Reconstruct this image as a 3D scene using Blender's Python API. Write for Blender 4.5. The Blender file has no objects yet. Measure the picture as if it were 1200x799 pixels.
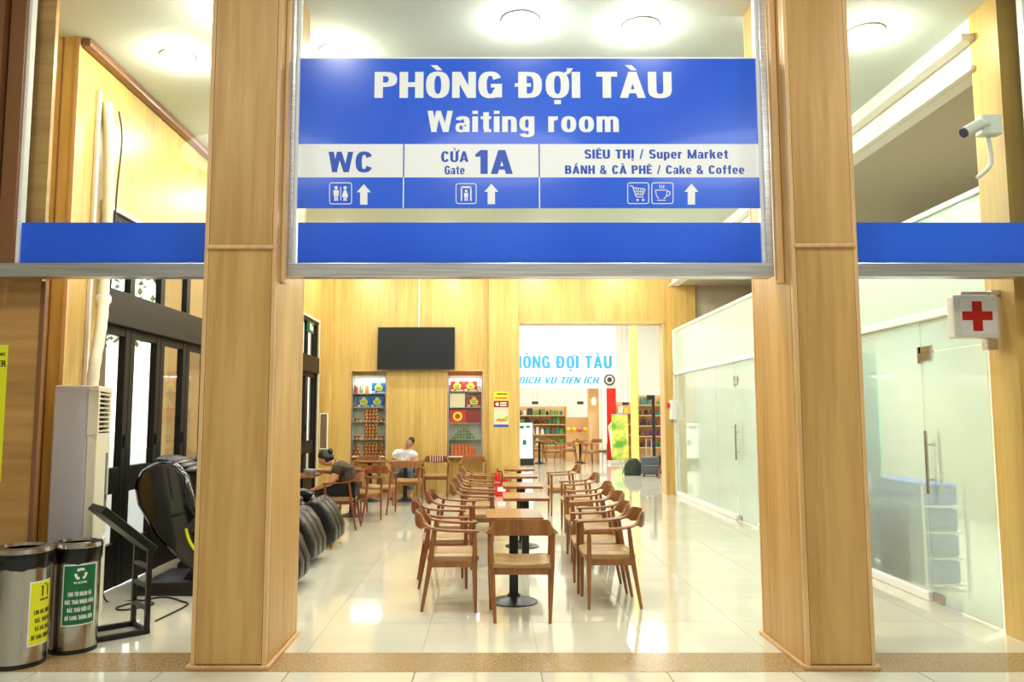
import bpy, bmesh, math, random
from mathutils import Vector, Matrix
random.seed(7)
S = bpy.context.scene
COL = S.collection
PI = math.pi
R = math.radians

# ------------------------------------------------------------------ camera
F_PX, CAM_H = 920.0, 1.6
PITCH = math.atan(87.5 / F_PX)
cd = bpy.data.cameras.new('camera')
cd.sensor_width = 36.0
cd.lens = F_PX / 1200.0 * 36.0
cd.shift_x = 27.0 / 1200.0
cd.clip_end = 200
cam = bpy.data.objects.new('camera', cd)
COL.objects.link(cam)
cam.location = (0, 0, CAM_H)
cam.rotation_euler = (PI / 2 + PITCH, 0, 0)
S.camera = cam

# ------------------------------------------------------------------ world, exposure
w = bpy.data.worlds.new('world')
S.world = w
w.use_nodes = True
wb = w.node_tree.nodes['Background']
wb.inputs[0].default_value = (0.93, 0.97, 1.0, 1)
wb.inputs[1].default_value = 2.6
S.view_settings.view_transform = 'Standard'
S.view_settings.look = 'None'
S.view_settings.gamma = 1.0
S.view_settings.use_curve_mapping = False
S.view_settings.exposure = -0.08
S.cycles.use_denoising = True
S.cycles.max_bounces = 10
S.cycles.transparent_max_bounces = 12
S.cycles.caustics_reflective = False
S.cycles.caustics_refractive = False
S.cycles.sample_clamp_indirect = 6.0

WARM = (1.0, 0.97, 0.86)
NEUT = (1.0, 0.99, 0.955)
def area(loc, size, energy, col=WARM, shape='DISK', sy=None, rot=(0, 0, 0), spread=180):
    l = bpy.data.lights.new('lamp_or_fill_light', 'AREA')
    l.shape = shape; l.size = size
    if sy: l.size_y = sy
    l.energy = energy; l.color = col; l.spread = R(spread)
    o = bpy.data.objects.new('lamp_or_fill_light', l)
    o.location = loc; o.rotation_euler = rot
    COL.objects.link(o)
    return o
def bulb(loc, rad, energy, col=WARM):
    l = bpy.data.lights.new('downlight_bulb', 'POINT'); l.energy = energy; l.color = col; l.shadow_soft_size = rad
    o = bpy.data.objects.new('downlight_bulb', l); o.location = loc; COL.objects.link(o); return o
# main waiting room: rows of round downlights
DOWN = [(-2.74, 6.65), (-1.32, 6.55), (0.25, 6.0), (1.23, 6.1), (3.1, 6.2)]
for yy in (8.6, 11.0, 13.4, 15.2):
    for xx in (-2.6, -0.8, 1.0, 2.8):
        DOWN.append((xx, yy))
DOWN += [(-2.0, 5.9), (2.3, 5.9)]  # two unseen lamps added behind the pillars to brighten the side pilasters
for (x, y) in DOWN:
    bulb((x, y, 4.66), 0.07, 30, WARM)
    area((x, y, 4.725), 0.17, 17, WARM)
# entrance hall where the photographer stands: small ceiling lamps, then added wide soft fill discs
for (x, y, e) in ((-3.2, 3.05, 26), (-1.55, 3.0, 30), (0.35, 3.4, 30), (1.6, 3.3, 34), (4.0, 3.3, 40)):
    area((x, y, 5.37), 0.3, e, NEUT)
for (x, y, e) in ((-3.2, -0.6, 62), (0.2, -0.6, 78), (3.6, -0.6, 84)):
    area((x, y, 5.37), 2.6, e, NEUT)  # unseen fill lights added to brighten the pillar fronts and the sign
# shop hall beyond
for (x, y) in ((0.5, 19.5), (4.5, 19.5), (0.5, 23.5), (4.5, 23.5), (2.0, 28.2), (5.5, 28.2)):
    area((x, y, 6.15), 1.2, 225, NEUT, 'RECTANGLE', 1.2)
for y in (7.5, 12.0):
    area((5.6, y, 4.27), 0.3, 9, WARM)  # lamps added to lift the dark void above the clinic ceiling
# clinic rooms behind the frosted glass
for y in (7.2, 10.5, 14.0):
    area((5.4, y, 3.3), 1.2, 215, (0.95, 1.0, 0.97), 'RECTANGLE', 0.6)

# ------------------------------------------------------------------ materials
def srgb(r, g, b):
    f = lambda c: (c / 255 / 12.92) if c / 255 <= 0.04045 else ((c / 255 + 0.055) / 1.055) ** 2.4
    return (f(r), f(g), f(b), 1)
MATS = {}
def mat(name, col, rough=0.5, metal=0.0, spec=0.5, emis=0, coat=0, alpha=None):
    m = bpy.data.materials.new(name); m.use_nodes = True
    b = m.node_tree.nodes['Principled BSDF']
    b.inputs['Base Color'].default_value = col
    b.inputs['Roughness'].default_value = rough
    b.inputs['Metallic'].default_value = metal
    b.inputs['Specular IOR Level'].default_value = spec
    if coat: b.inputs['Coat Weight'].default_value = coat; b.inputs['Coat Roughness'].default_value = 0.06
    if emis:
        b.inputs['Emission Color'].default_value = col
        b.inputs['Emission Strength'].default_value = emis
    MATS[name] = m
    return m
def noise_tint(m, c1, c2, scale=(1, 1, 1), nscale=5, detail=3, lo=0.3, hi=0.7, bump=0, rough_var=None, rand=0):
    nt = m.node_tree; n = nt.nodes; L = nt.links
    b = n['Principled BSDF']
    tc = n.new('ShaderNodeTexCoord'); mp = n.new('ShaderNodeMapping')
    mp.inputs['Scale'].default_value = scale
    nz = n.new('ShaderNodeTexNoise'); nz.inputs['Scale'].default_value = nscale; nz.inputs['Detail'].default_value = detail
    cr = n.new('ShaderNodeValToRGB')
    cr.color_ramp.elements[0].position = lo; cr.color_ramp.elements[0].color = c1
    cr.color_ramp.elements[1].position = hi; cr.color_ramp.elements[1].color = c2
    L.new(tc.outputs['Object'], mp.inputs[0]); L.new(mp.outputs[0], nz.inputs['Vector'])
    if rand:
        oi = n.new('ShaderNodeObjectInfo'); va = n.new('ShaderNodeVectorMath'); va.operation = 'MULTIPLY_ADD'
        cb = n.new('ShaderNodeCombineXYZ')
        L.new(oi.outputs['Random'], cb.inputs[0]); L.new(oi.outputs['Random'], cb.inputs[2])
        va.inputs[1].default_value = (37, 37, 37)
        L.new(cb.outputs[0], va.inputs[0]); L.new(mp.outputs[0], va.inputs[2]); L.new(va.outputs[0], nz.inputs['Vector'])
    L.new(nz.outputs['Fac'], cr.inputs[0]); L.new(cr.outputs[0], b.inputs['Base Color'])
    if bump:
        bp = n.new('ShaderNodeBump'); bp.inputs['Strength'].default_value = bump; bp.inputs['Distance'].default_value = 0.002
        L.new(nz.outputs['Fac'], bp.inputs['Height']); L.new(bp.outputs[0], b.inputs['Normal'])
    return m
def wood(name, a, b_, rough=0.42, axis='Z', fine=26, coat=0.0):
    """laminate with long grain along an axis: two noises, broad and fine."""
    m = mat(name, a, rough, coat=coat)
    nt = m.node_tree; n = nt.nodes; L = nt.links; b = n['Principled BSDF']
    tc = n.new('ShaderNodeTexCoord')
    mp = n.new('ShaderNodeMapping')
    sc = {'Z': (1, 1, 0.06), 'X': (0.06, 1, 1), 'Y': (1, 0.06, 1)}[axis]
    mp.inputs['Scale'].default_value = sc
    oi = n.new('ShaderNodeObjectInfo'); add = n.new('ShaderNodeVectorMath'); add.operation = 'MULTIPLY_ADD'
    cb = n.new('ShaderNodeCombineXYZ'); L.new(oi.outputs['Random'], cb.inputs[0]); L.new(oi.outputs['Random'], cb.inputs[1]); L.new(oi.outputs['Random'], cb.inputs[2])
    add.inputs[1].default_value = (19, 23, 5)
    L.new(tc.outputs['Object'], mp.inputs[0]); L.new(cb.outputs[0], add.inputs[0]); L.new(mp.outputs[0], add.inputs[2])
    n1 = n.new('ShaderNodeTexNoise'); n1.inputs['Scale'].default_value = fine; n1.inputs['Detail'].default_value = 5; n1.inputs['Distortion'].default_value = 0.3
    n2 = n.new('ShaderNodeTexNoise'); n2.inputs['Scale'].default_value = fine * 0.22; n2.inputs['Detail'].default_value = 2
    L.new(add.outputs[0], n1.inputs['Vector']); L.new(add.outputs[0], n2.inputs['Vector'])
    mx = n.new('ShaderNodeMath'); mx.operation = 'MULTIPLY_ADD'; mx.inputs[1].default_value = 0.5
    L.new(n1.outputs['Fac'], mx.inputs[0])
    m2 = n.new('ShaderNodeMath'); m2.operation = 'MULTIPLY'; m2.inputs[1].default_value = 0.5
    L.new(n2.outputs['Fac'], m2.inputs[0]); L.new(m2.outputs[0], mx.inputs[2])
    cr = n.new('ShaderNodeValToRGB')
    cr.color_ramp.elements[0].position = 0.34; cr.color_ramp.elements[0].color = b_
    cr.color_ramp.elements[1].position = 0.62; cr.color_ramp.elements[1].color = a
    L.new(mx.outputs[0], cr.inputs[0]); L.new(cr.outputs[0], b.inputs['Base Color'])
    return m
WALLW = wood('oak_laminate_wall', srgb(212, 180, 104), srgb(188, 152, 78), 0.38)
PILW = wood('oak_laminate_pillar', srgb(206, 166, 102), srgb(178, 136, 74), 0.36, fine=20)
HORW = wood('oak_laminate_horizontal', srgb(198, 152, 88), srgb(164, 118, 60), 0.45, axis='X', fine=16)
TRIMW = wood('oak_trim', srgb(222, 182, 128), srgb(200, 158, 104), 0.35)
BROWNT = mat('brown_edge_trim', srgb(128, 84, 48), 0.4)
FLOOR = mat('polished_cream_tile', srgb(228, 222, 198), 0.07, spec=0.6, coat=0.3)
noise_tint(FLOOR, srgb(214, 212, 192), srgb(224, 222, 204), (1, 1, 1), 1.6, 2, rand=1)
GROUT = mat('tile_joint_grout', srgb(150, 142, 118), 0.8)
GRAN = mat('tan_granite', srgb(170, 135, 85), 0.25)
noise_tint(GRAN, srgb(122, 94, 56), srgb(190, 162, 116), (1, 1, 1), 120, 3, 0.36, 0.64)
CEIL = mat('cream_ceiling_paint', srgb(212, 220, 212), 0.8)
WHITEW = mat('white_wall_paint', srgb(240, 238, 228), 0.7)
TAUPE = mat('taupe_shaded_paint', srgb(185, 174, 148), 0.8)  # grey-brown tone includes the shade of the unlit space above the partition
STEEL = mat('brushed_steel', srgb(190, 190, 192), 0.28, 0.95)
noise_tint(STEEL, srgb(196, 196, 200), srgb(232, 232, 235), (0.15, 1, 6), 14, 3)
BIN_STEEL = mat('bin_steel', srgb(188, 184, 178), 0.22, 1.0)
WHITEP = mat('white_plastic', srgb(238, 238, 232), 0.35)
WHITEA = mat('white_aluminium', srgb(238, 240, 236), 0.35)
ACP = mat('cream_plastic', srgb(226, 222, 200), 0.4)
ACG = mat('pale_grey_panel', srgb(186, 188, 196), 0.45)
DARKV = mat('dark_vent', srgb(30, 28, 24), 0.6)
BRONZE = mat('dark_bronze_frame', srgb(17, 14, 11), 0.45, 0.0, spec=0.25)
BRONZE2 = mat('bronze_header', srgb(34, 26, 16), 0.5, 0.0, spec=0.25)
BLACK = mat('black_plastic', srgb(18, 18, 19), 0.4)
BAGM = mat('black_bag_film', srgb(14, 14, 16), 0.25)
LEATH = mat('black_leather', srgb(20, 21, 22), 0.32, spec=0.6)
GLOSSB = mat('glossy_black_shell', srgb(12, 12, 13), 0.12, coat=0.6)
CAST = mat('black_cast_iron', srgb(28, 28, 29), 0.35, 0.2)
SCREEN = mat('tv_screen_glass', srgb(22, 26, 28), 0.5, spec=0.2)
BLUE = mat('blue_sign_film', srgb(30, 78, 205), 0.22, coat=0.4)
noise_tint(BLUE, srgb(34, 92, 232), srgb(40, 104, 240), (1, 1, 1), 1.2, 1)
SIGNW = mat('white_sign_film', srgb(246, 250, 252), 0.3)
SIGNB = mat('blue_lettering', srgb(40, 84, 200), 0.3)
CHW = wood('chair_wood', srgb(154, 98, 46), srgb(114, 68, 30), 0.32, fine=30, coat=0.25)
CHWR = wood('chair_wood_reddish', srgb(146, 78, 40), srgb(104, 50, 24), 0.3, fine=30, coat=0.25)
TOPW = wood('tabletop_wood', srgb(158, 102, 54), srgb(124, 74, 36), 0.25, axis='Y', fine=24, coat=0.3)
SEATL = mat('tan_seat_leather', srgb(184, 140, 90), 0.4)
noise_tint(SEATL, srgb(152, 118, 72), srgb(172, 138, 90), (1, 1, 1), 9, 3)
RED = mat('red_paint', srgb(205, 28, 24), 0.35)
DRED = mat('dark_red_card', srgb(140, 24, 28), 0.4)
BRED = mat('bright_red_card', srgb(205, 40, 34), 0.4)
YEL = mat('yellow_card', srgb(240, 226, 40), 0.5)
LIME = mat('lime_poster', srgb(228, 232, 30), 0.5)
GREEN = mat('green_sticker', srgb(14, 108, 64), 0.4)
LGREEN = mat('light_green_print', srgb(150, 200, 70), 0.5)
BCARD = mat('blue_card', srgb(20, 92, 168), 0.4)
GOLD = mat('gold_tin', srgb(222, 178, 80), 0.3, 0.5)
CREAMC = mat('cream_card', srgb(236, 214, 180), 0.5)
ORANGE = mat('orange_tin', srgb(232, 108, 66), 0.4)
GTIN = mat('grey_green_tin', srgb(112, 128, 104), 0.4)
CYAN = mat('cyan_lettering', srgb(44, 158, 212), 0.5)
PYEL = mat('pale_yellow_paint', srgb(230, 222, 120), 0.5)
SKIN = mat('skin', srgb(196, 140, 104), 0.5)
HAIR = mat('black_hair', srgb(20, 18, 17), 0.45)
SHIRTW = mat('white_patterned_shirt', srgb(228, 230, 232), 0.8)
noise_tint(SHIRTW, srgb(120, 130, 142), srgb(234, 236, 238), (1, 1, 1), 38, 2, 0.36, 0.44)
BLOUSE = mat('dark_patterned_blouse', srgb(58, 44, 30), 0.8)
noise_tint(BLOUSE, srgb(34, 27, 20), srgb(104, 84, 52), (1, 1, 1), 60, 3, 0.45, 0.68)
BPANT = mat('black_trousers', srgb(20, 19, 20), 0.8)
GPANT = mat('grey_blue_trousers', srgb(88, 98, 112), 0.8)
GREYS = mat('charcoal_suitcase', srgb(74, 78, 84), 0.5)
GRNB = mat('dark_green_fabric', srgb(42, 56, 44), 0.8)
OUTB = mat('tan_reflection_tone', srgb(205, 165, 105), 0.8)  # tan of the interior as reflected in the door panes
PAVE = mat('outside_paving', srgb(190, 188, 182), 0.8)
LEAF = mat('leaf_green', srgb(70, 120, 50), 0.6)
STRIPE = mat('striped_cloth', srgb(150, 70, 60), 0.9)
def stripe_nodes():
    nt = STRIPE.node_tree; n = nt.nodes; L = nt.links
    tc = n.new('ShaderNodeTexCoord'); wv = n.new('ShaderNodeTexWave'); wv.inputs['Scale'].default_value = 6.5
    cr = n.new('ShaderNodeValToRGB'); cr.color_ramp.elements[0].color = srgb(120, 48, 40); cr.color_ramp.elements[1].color = srgb(225, 215, 205)
    cr.color_ramp.elements[0].position = 0.72; cr.color_ramp.elements[1].position = 0.86
    L.new(tc.outputs['Object'], wv.inputs[0]); L.new(wv.outputs[0], cr.inputs[0]); L.new(cr.outputs[0], n['Principled BSDF'].inputs['Base Color'])
stripe_nodes()
LAMP = mat('lamp_diffuser', (1, 0.97, 0.9, 1), 0.5, emis=14)
SCREENW = mat('lit_screen', srgb(225, 245, 235), 0.3, emis=0.9)
PGREEN = mat('pale_green_panel', srgb(192, 224, 206), 0.3, coat=0.3)
BLUECR = mat('blue_crate', srgb(22, 84, 200), 0.5)

def clear_glass(name, refl=1.0, tint=(0.97, 1.0, 0.985, 1), ior=1.45):
    m = bpy.data.materials.new(name); m.use_nodes = True
    nt = m.node_tree; n = nt.nodes; L = nt.links; n.clear()
    out = n.new('ShaderNodeOutputMaterial'); mx = n.new('ShaderNodeMixShader')
    tr = n.new('ShaderNodeBsdfTransparent'); tr.inputs[0].default_value = tint
    gl = n.new('ShaderNodeBsdfGlossy'); gl.inputs['Roughness'].default_value = 0.02
    lw = n.new('ShaderNodeLayerWeight'); lw.inputs[0].default_value = 0.5
    pw = n.new('ShaderNodeMath'); pw.operation = 'POWER'; pw.inputs[1].default_value = 5.0
    fr = n.new('ShaderNodeMath'); fr.operation = 'MULTIPLY_ADD'; fr.inputs[1].default_value = 0.96; fr.inputs[2].default_value = 0.04
    L.new(lw.outputs['Facing'], pw.inputs[0]); L.new(pw.outputs[0], fr.inputs[0])
    ml = n.new('ShaderNodeMath'); ml.operation = 'MULTIPLY'; ml.inputs[1].default_value = refl
    L.new(fr.outputs[0], ml.inputs[0]); L.new(ml.outputs[0], mx.inputs[0]); L.new(tr.outputs[0], mx.inputs[1]); L.new(gl.outputs[0], mx.inputs[2]); L.new(mx.outputs[0], out.inputs[0])
    return m
GLASS = clear_glass('clear_glass')
def frosted(name, milk, rough, tint):
    m = bpy.data.materials.new(name); m.use_nodes = True
    nt = m.node_tree; n = nt.nodes; L = nt.links; n.clear()
    out = n.new('ShaderNodeOutputMaterial')
    rf = n.new('ShaderNodeBsdfRefraction'); rf.inputs['Roughness'].default_value = rough; rf.inputs['IOR'].default_value = 1.03; rf.inputs[0].default_value = tint
    df = n.new('ShaderNodeBsdfDiffuse'); df.inputs[0].default_value = srgb(226, 238, 232)
    tl = n.new('ShaderNodeBsdfTranslucent'); tl.inputs[0].default_value = srgb(214, 234, 226)
    m0 = n.new('ShaderNodeMixShader'); m0.inputs[0].default_value = 0.45
    L.new(df.outputs[0], m0.inputs[1]); L.new(tl.outputs[0], m0.inputs[2])
    m1 = n.new('ShaderNodeMixShader'); m1.inputs[0].default_value = milk
    L.new(rf.outputs[0], m1.inputs[1]); L.new(m0.outputs[0], m1.inputs[2])
    gl = n.new('ShaderNodeBsdfGlossy'); gl.inputs['Roughness'].default_value = 0.04
    lw = n.new('ShaderNodeLayerWeight'); lw.inputs[0].default_value = 0.5
    pw = n.new('ShaderNodeMath'); pw.operation = 'POWER'; pw.inputs[1].default_value = 5.0
    fr = n.new('ShaderNodeMath'); fr.operation = 'MULTIPLY_ADD'; fr.inputs[1].default_value = 0.96; fr.inputs[2].default_value = 0.04
    L.new(lw.outputs['Facing'], pw.inputs[0]); L.new(pw.outputs[0], fr.inputs[0])
    m2 = n.new('ShaderNodeMixShader')
    L.new(fr.outputs[0], m2.inputs[0]); L.new(m1.outputs[0], m2.inputs[1]); L.new(gl.outputs[0], m2.inputs[2]); L.new(m2.outputs[0], out.inputs[0])
    return m
FROST = frosted('frosted_glass', 0.42, 0.2, (0.92, 0.98, 0.95, 1))

# ------------------------------------------------------------------ mesh helpers
class MB:
    def __init__(s): s.v = []; s.f = []; s.mi = []; s.m = 0
    def add(s, vs, fs):
        o = len(s.v); s.v += [tuple(v) for v in vs]; s.f += [tuple(i + o for i in f) for f in fs]; s.mi += [s.m] * len(fs); return s
    def box(s, x0, x1, y0, y1, z0, z1, M=None):
        vs = [Vector((x, y, z)) for z in (z0, z1) for y in (y0, y1) for x in (x0, x1)]
        if M: vs = [M @ v for v in vs]
        return s.add(vs, [(0, 2, 3, 1), (4, 5, 7, 6), (0, 1, 5, 4), (2, 6, 7, 3), (0, 4, 6, 2), (1, 3, 7, 5)])
    def tube(s, pts, rad, n=8, cap=True):
        pts = [Vector(p) for p in pts]
        if not isinstance(rad, (list, tuple)): rad = [rad] * len(pts)
        vs = []; fs = []; up = None
        for i, p in enumerate(pts):
            t = (pts[min(i + 1, len(pts) - 1)] - pts[max(i - 1, 0)]).normalized()
            if up is None:
                up = Vector((0, 0, 1)) if abs(t.z) < 0.9 else Vector((1, 0, 0))
            a = t.cross(up).normalized(); b = a.cross(t).normalized(); up = b
            for k in range(n):
                an = 2 * PI * k / n
                vs.append(p + (a * math.cos(an) + b * math.sin(an)) * rad[i])
        for i in range(len(pts) - 1):
            for k in range(n):
                k2 = (k + 1) % n
                fs.append((i * n + k, i * n + k2, (i + 1) * n + k2, (i + 1) * n + k))
        if cap:
            fs.append(tuple(range(n - 1, -1, -1))); o = (len(pts) - 1) * n; fs.append(tuple(o + k for k in range(n)))
        return s.add(vs, fs)
    def lathe(s, prof, n=24, c=(0, 0), sx=1, sy=1, cap=True):
        vs = []; fs = []
        for (r, z) in prof:
            for k in range(n):
                a = 2 * PI * k / n
                vs.append((c[0] + r * sx * math.cos(a), c[1] + r * sy * math.sin(a), z))
        for i in range(len(prof) - 1):
            for k in range(n):
                k2 = (k + 1) % n
                fs.append((i * n + k, i * n + k2, (i + 1) * n + k2, (i + 1) * n + k))
        if cap:
            fs.append(tuple(range(n - 1, -1, -1))); o = (len(prof) - 1) * n; fs.append(tuple(o + k for k in range(n)))
        return s.add(vs, fs)
    def ell(s, c, r, n=12, m=8, M=None):
        vs = []; fs = []
        for i in range(m + 1):
            th = PI * i / m
            for k in range(n):
                a = 2 * PI * k / n
                v = Vector((r[0] * math.sin(th) * math.cos(a), r[1] * math.sin(th) * math.sin(a), r[2] * math.cos(th)))
                if M: v = M @ v
                vs.append(v + Vector(c))
        for i in range(m):
            for k in range(n):
                k2 = (k + 1) % n
                fs.append((i * n + k, (i + 1) * n + k, (i + 1) * n + k2, i * n + k2))
        return s.add(vs, fs)
    def prism(s, poly, y0, y1, axis='y', M=None):
        """poly of (a, z) extruded along axis"""
        n = len(poly)
        def P(a, b, y): return Vector((a, y, b)) if axis == 'y' else (Vector((y, a, b)) if axis == 'x' else Vector((a, b, y)))
        vs = [P(a, b, y0) for a, b in poly] + [P(a, b, y1) for a, b in poly]
        if M: vs = [M @ v for v in vs]
        fs = [tuple(range(n)), tuple(range(2 * n - 1, n - 1, -1))] + [(i, i + n, (i + 1) % n + n, (i + 1) % n) for i in range(n)]
        return s.add(vs, fs)
    def mesh(s, name, mats, bevel=0, smooth=None, seg=2):
        me = bpy.data.meshes.new(name)
        me.from_pydata(s.v, [], s.f)
        mats = mats if isinstance(mats, (list, tuple)) else [mats]
        for m in mats: me.materials.append(m)
        if any(s.mi):
            me.polygons.foreach_set('material_index', s.mi)
        bm = bmesh.new(); bm.from_mesh(me)
        bmesh.ops.remove_doubles(bm, verts=bm.verts, dist=1e-6)
        bmesh.ops.recalc_face_normals(bm, faces=bm.faces)
        if bevel:
            es = [e for e in bm.edges if len(e.link_faces) == 2 and e.calc_face_angle(0) > 0.5]
            bmesh.ops.bevel(bm, geom=es, offset=bevel, segments=seg, affect='EDGES', clamp_overlap=True, profile=0.5)
        bm.to_mesh(me); bm.free()
        if smooth is not None:
            me.polygons.foreach_set('use_smooth', [True] * len(me.polygons))
            try: me.set_sharp_from_angle(angle=R(smooth))
            except Exception: pass
        return me
    def obj(s, name, mats, parent=None, bevel=0, smooth=None, seg=2, loc=None, rot=None):
        o = bpy.data.objects.new(name, s.mesh(name, mats, bevel, smooth, seg))
        COL.objects.link(o)
        if parent: o.parent = parent
        if loc is not None: o.location = loc
        if rot is not None: o.rotation_euler = rot
        return o
def box(*a): return MB().box(*a)
def empty(name, loc=(0, 0, 0), rz=0):
    o = bpy.data.objects.new(name, None); COL.objects.link(o)
    o.location = loc; o.rotation_euler = (0, 0, rz); o.empty_display_size = 0.1
    return o
def tag(o, label=None, cat=None, group=None, kind=None):
    if label: o['label'] = label
    if cat: o['category'] = cat
    if group: o['group'] = group
    if kind: o['kind'] = kind
    return o
def struct(o): o['kind'] = 'structure'; return o
KIDS = {}
def copy_tree(o, parent=None):
    c = o.copy(); COL.objects.link(c)
    c.parent = parent
    for ch in list(o.children): copy_tree(ch, c)
    return c
def link_copy(mesh, name, parent, loc, rot=None):
    o = bpy.data.objects.new(name, mesh); COL.objects.link(o); o.parent = parent; o.location = loc
    if rot: o.rotation_euler = rot
    return o

# heavy condensed grotesque lettering drawn from bars, diagonals and arcs; cap height 1
import unicodedata
GTV, GTH = 0.225, 0.165
def g_rect(x0, x1, y0, y1): return [[(x0, y0), (x1, y0), (x1, y1), (x0, y1)]]
def g_diag(x0, y0, x1, y1, w): return [[(x0, y0), (x0 + w, y0), (x1 + w, y1), (x1, y1)]]
def g_arc(cx, cy, rx, ry, a0, a1, tv=None, th=None, n=None):
    tv = tv or GTV; th = th or GTH
    n = n or max(3, int(abs(a1 - a0) / 18)); e = 2.0 / 2.5
    def pt(a, rx, ry):
        c, s_ = math.cos(R(a)), math.sin(R(a))
        return (cx + rx * math.copysign(abs(c) ** e, c), cy + ry * math.copysign(abs(s_) ** e, s_))
    out = []
    for i in range(n):
        a = a0 + (a1 - a0) * i / n; b = a0 + (a1 - a0) * (i + 1) / n
        out.append([pt(a, rx, ry), pt(b, rx, ry), pt(b, rx - tv, ry - th), pt(a, rx - tv, ry - th)])
    return out
def g_bowl(x0, x1, y0, y1, tv=None, th=None):
    th_ = th or GTH; ry = (y1 - y0) / 2; rx = min((x1 - x0), ry * 1.1, 0.34); xm = x1 - rx
    return g_rect(x0, xm, y1 - th_, y1) + g_rect(x0, xm, y0, y0 + th_) + g_arc(xm, (y0 + y1) / 2, rx, ry, 90, -90, tv, th)
def glyph(c):
    T, H = GTV, GTH; X = 0.735
    t = 0.20; h = 0.145
    if c == ' ': return [], 0.3
    if c == 'I': return g_rect(0, T, 0, 1), T
    if c == '1': return g_rect(0.16, 0.16 + T, 0, 1) + [[(0, 0.72), (0.18, 0.72), (0.18, 0.88), (0, 0.82)]] + [[(0, .82), (.18, .88), (.2, 1), (.16, 1)]], 0.16 + T
    if c == 'P': return g_rect(0, T, 0, 1) + g_bowl(T * .5, .60, .42, 1), .60
    if c == 'R': return g_rect(0, T, 0, 1) + g_bowl(T * .5, .60, .44, 1) + g_rect(.385, .60, 0, .36) + [[(.2, .44), (.45, .5), (.60, .36), (.385, .36)]], .61
    if c == 'B': return g_rect(0, T, 0, 1) + g_bowl(T * .5, .59, .46, 1) + g_bowl(T * .5, .62, 0, .58), .62
    if c == 'D': return g_rect(0, T, 0, 1) + g_bowl(T * .5, .63, 0, 1), .63
    if c in 'OQ': return g_arc(.315, .5, .315, .515, 0, 360), .63
    if c == 'C': return g_arc(.31, .5, .31, .515, 28, 332), .61
    if c == 'G': return g_arc(.315, .5, .315, .515, 28, 335) + g_rect(.33, .63, .40, .54) + g_rect(.43, .63, .02, .5), .63
    if c == 'N': return g_rect(0, .2, 0, 1) + g_rect(.43, .63, 0, 1) + g_diag(.02, 1, .40, 0, .21), .63
    if c == 'M': return g_rect(0, .19, 0, 1) + g_rect(.60, .79, 0, 1) + g_diag(.0, 1, .30, 0, .19) + g_diag(.60, 1, .30, 0, .19), .79
    if c == 'H': return g_rect(0, T, 0, 1) + g_rect(.41, .635, 0, 1) + g_rect(0, .635, .42, .60), .635
    if c == 'T': return g_rect(.165, .39, 0, 1) + g_rect(0, .555, 1 - H - .02, 1), .555
    if c == 'L': return g_rect(0, T, 0, 1) + g_rect(0, .5, 0, H + .02), .5
    if c == 'E': return g_rect(0, T, 0, 1) + g_rect(0, .5, 0, H) + g_rect(0, .5, 1 - H, 1) + g_rect(0, .47, .43, .43 + H), .5
    if c == 'A': return g_diag(0, 0, .235, 1, .215) + g_diag(.47, 0, .235, 1, .215) + g_rect(.13, .55, .18, .33), .685
    if c == 'V': return g_diag(0, 1, .22, 0, .215) + g_diag(.44, 1, .22, 0, .215), .655
    if c == 'X': return g_diag(0, 1, .41, 0, .23) + g_diag(0, 0, .41, 1, .23), .64
    if c == 'K': return g_rect(0, T, 0, 1) + g_diag(.17, .42, .40, 1, .235) + g_diag(.24, .58, .41, 0, .235), .645
    if c == 'U': return g_rect(0, T, .3, 1) + g_rect(.405, .63, .3, 1) + g_arc(.315, .315, .315, .33, 180, 360), .63
    if c == 'W': return g_diag(0, 1, .14, 0, .19) + g_diag(.30, 1, .14, 0, .17) + g_diag(.30, 1, .55, 0, .17) + g_diag(.70, 1, .55, 0, .19), .89
    if c in 'Ss':
        k = 1 if c == 'S' else X; w = .58 if c == 'S' else .5; th = H if c == 'S' else h
        ry = (k + .03 + th) / 4; cx = w / 2
        return g_arc(cx, k + .015 - ry, w / 2, ry, 12, 270, T if c == 'S' else t, th) + g_arc(cx, -.015 + ry, w / 2, ry, 90, -168, T if c == 'S' else t, th), w
    if c == 'o': return g_arc(.265, X / 2, .265, X / 2 + .012, 0, 360, t, h), .53
    if c == 'e': return g_arc(.26, X / 2, .26, X / 2 + .012, 0, 322, t, h) + g_rect(.08, .515, X / 2 - .07, X / 2 + .05), .52
    if c == 'i': return g_rect(0, t, 0, X) + g_rect(0, t, .85, 1), t
    if c == 'n': return g_rect(0, t, 0, X) + g_arc(.26, X - .25, .25, .26, 0, 150, t, h) + g_rect(.31, .51, 0, X - .24), .51
    if c == 'm': return g_rect(0, t, 0, X) + g_arc(.25, X - .25, .24, .26, 0, 150, t, h) + g_rect(.29, .49, 0, X - .24) + g_arc(.54, X - .25, .24, .26, 0, 150, t, h) + g_rect(.58, .78, 0, X - .24), .78
    if c == 'u': return g_rect(.31, .51, 0, X) + g_arc(.25, .25, .25, .26, 180, 330, t, h) + g_rect(0, t, .24, X), .51
    if c == 'r': return g_rect(0, t, 0, X) + g_arc(.34, X - .25, .28, .26, 90, 160, t, h + .02) , .36
    if c == 't': return g_rect(.09, .29, .13, .93) + g_rect(0, .37, X - .13, X) + g_rect(.12, .37, 0, .14), .37
    if c == 'f': return g_rect(.09, .29, 0, .88) + g_rect(0, .38, X - .13, X) + g_rect(.12, .38, .86, 1.0), .38
    if c == 'p': return g_rect(0, t, -.22, X) + g_arc(.265, X / 2, .265, X / 2 + .012, 0, 360, t, h), .53
    if c == 'g': return g_rect(.33, .53, -.08, X) + g_arc(.265, X / 2 + .03, .265, X / 2 - .02, 0, 360, t, h) + g_arc(.265, -.02, .265, .22, 195, 350, t, h - .02), .53
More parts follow.
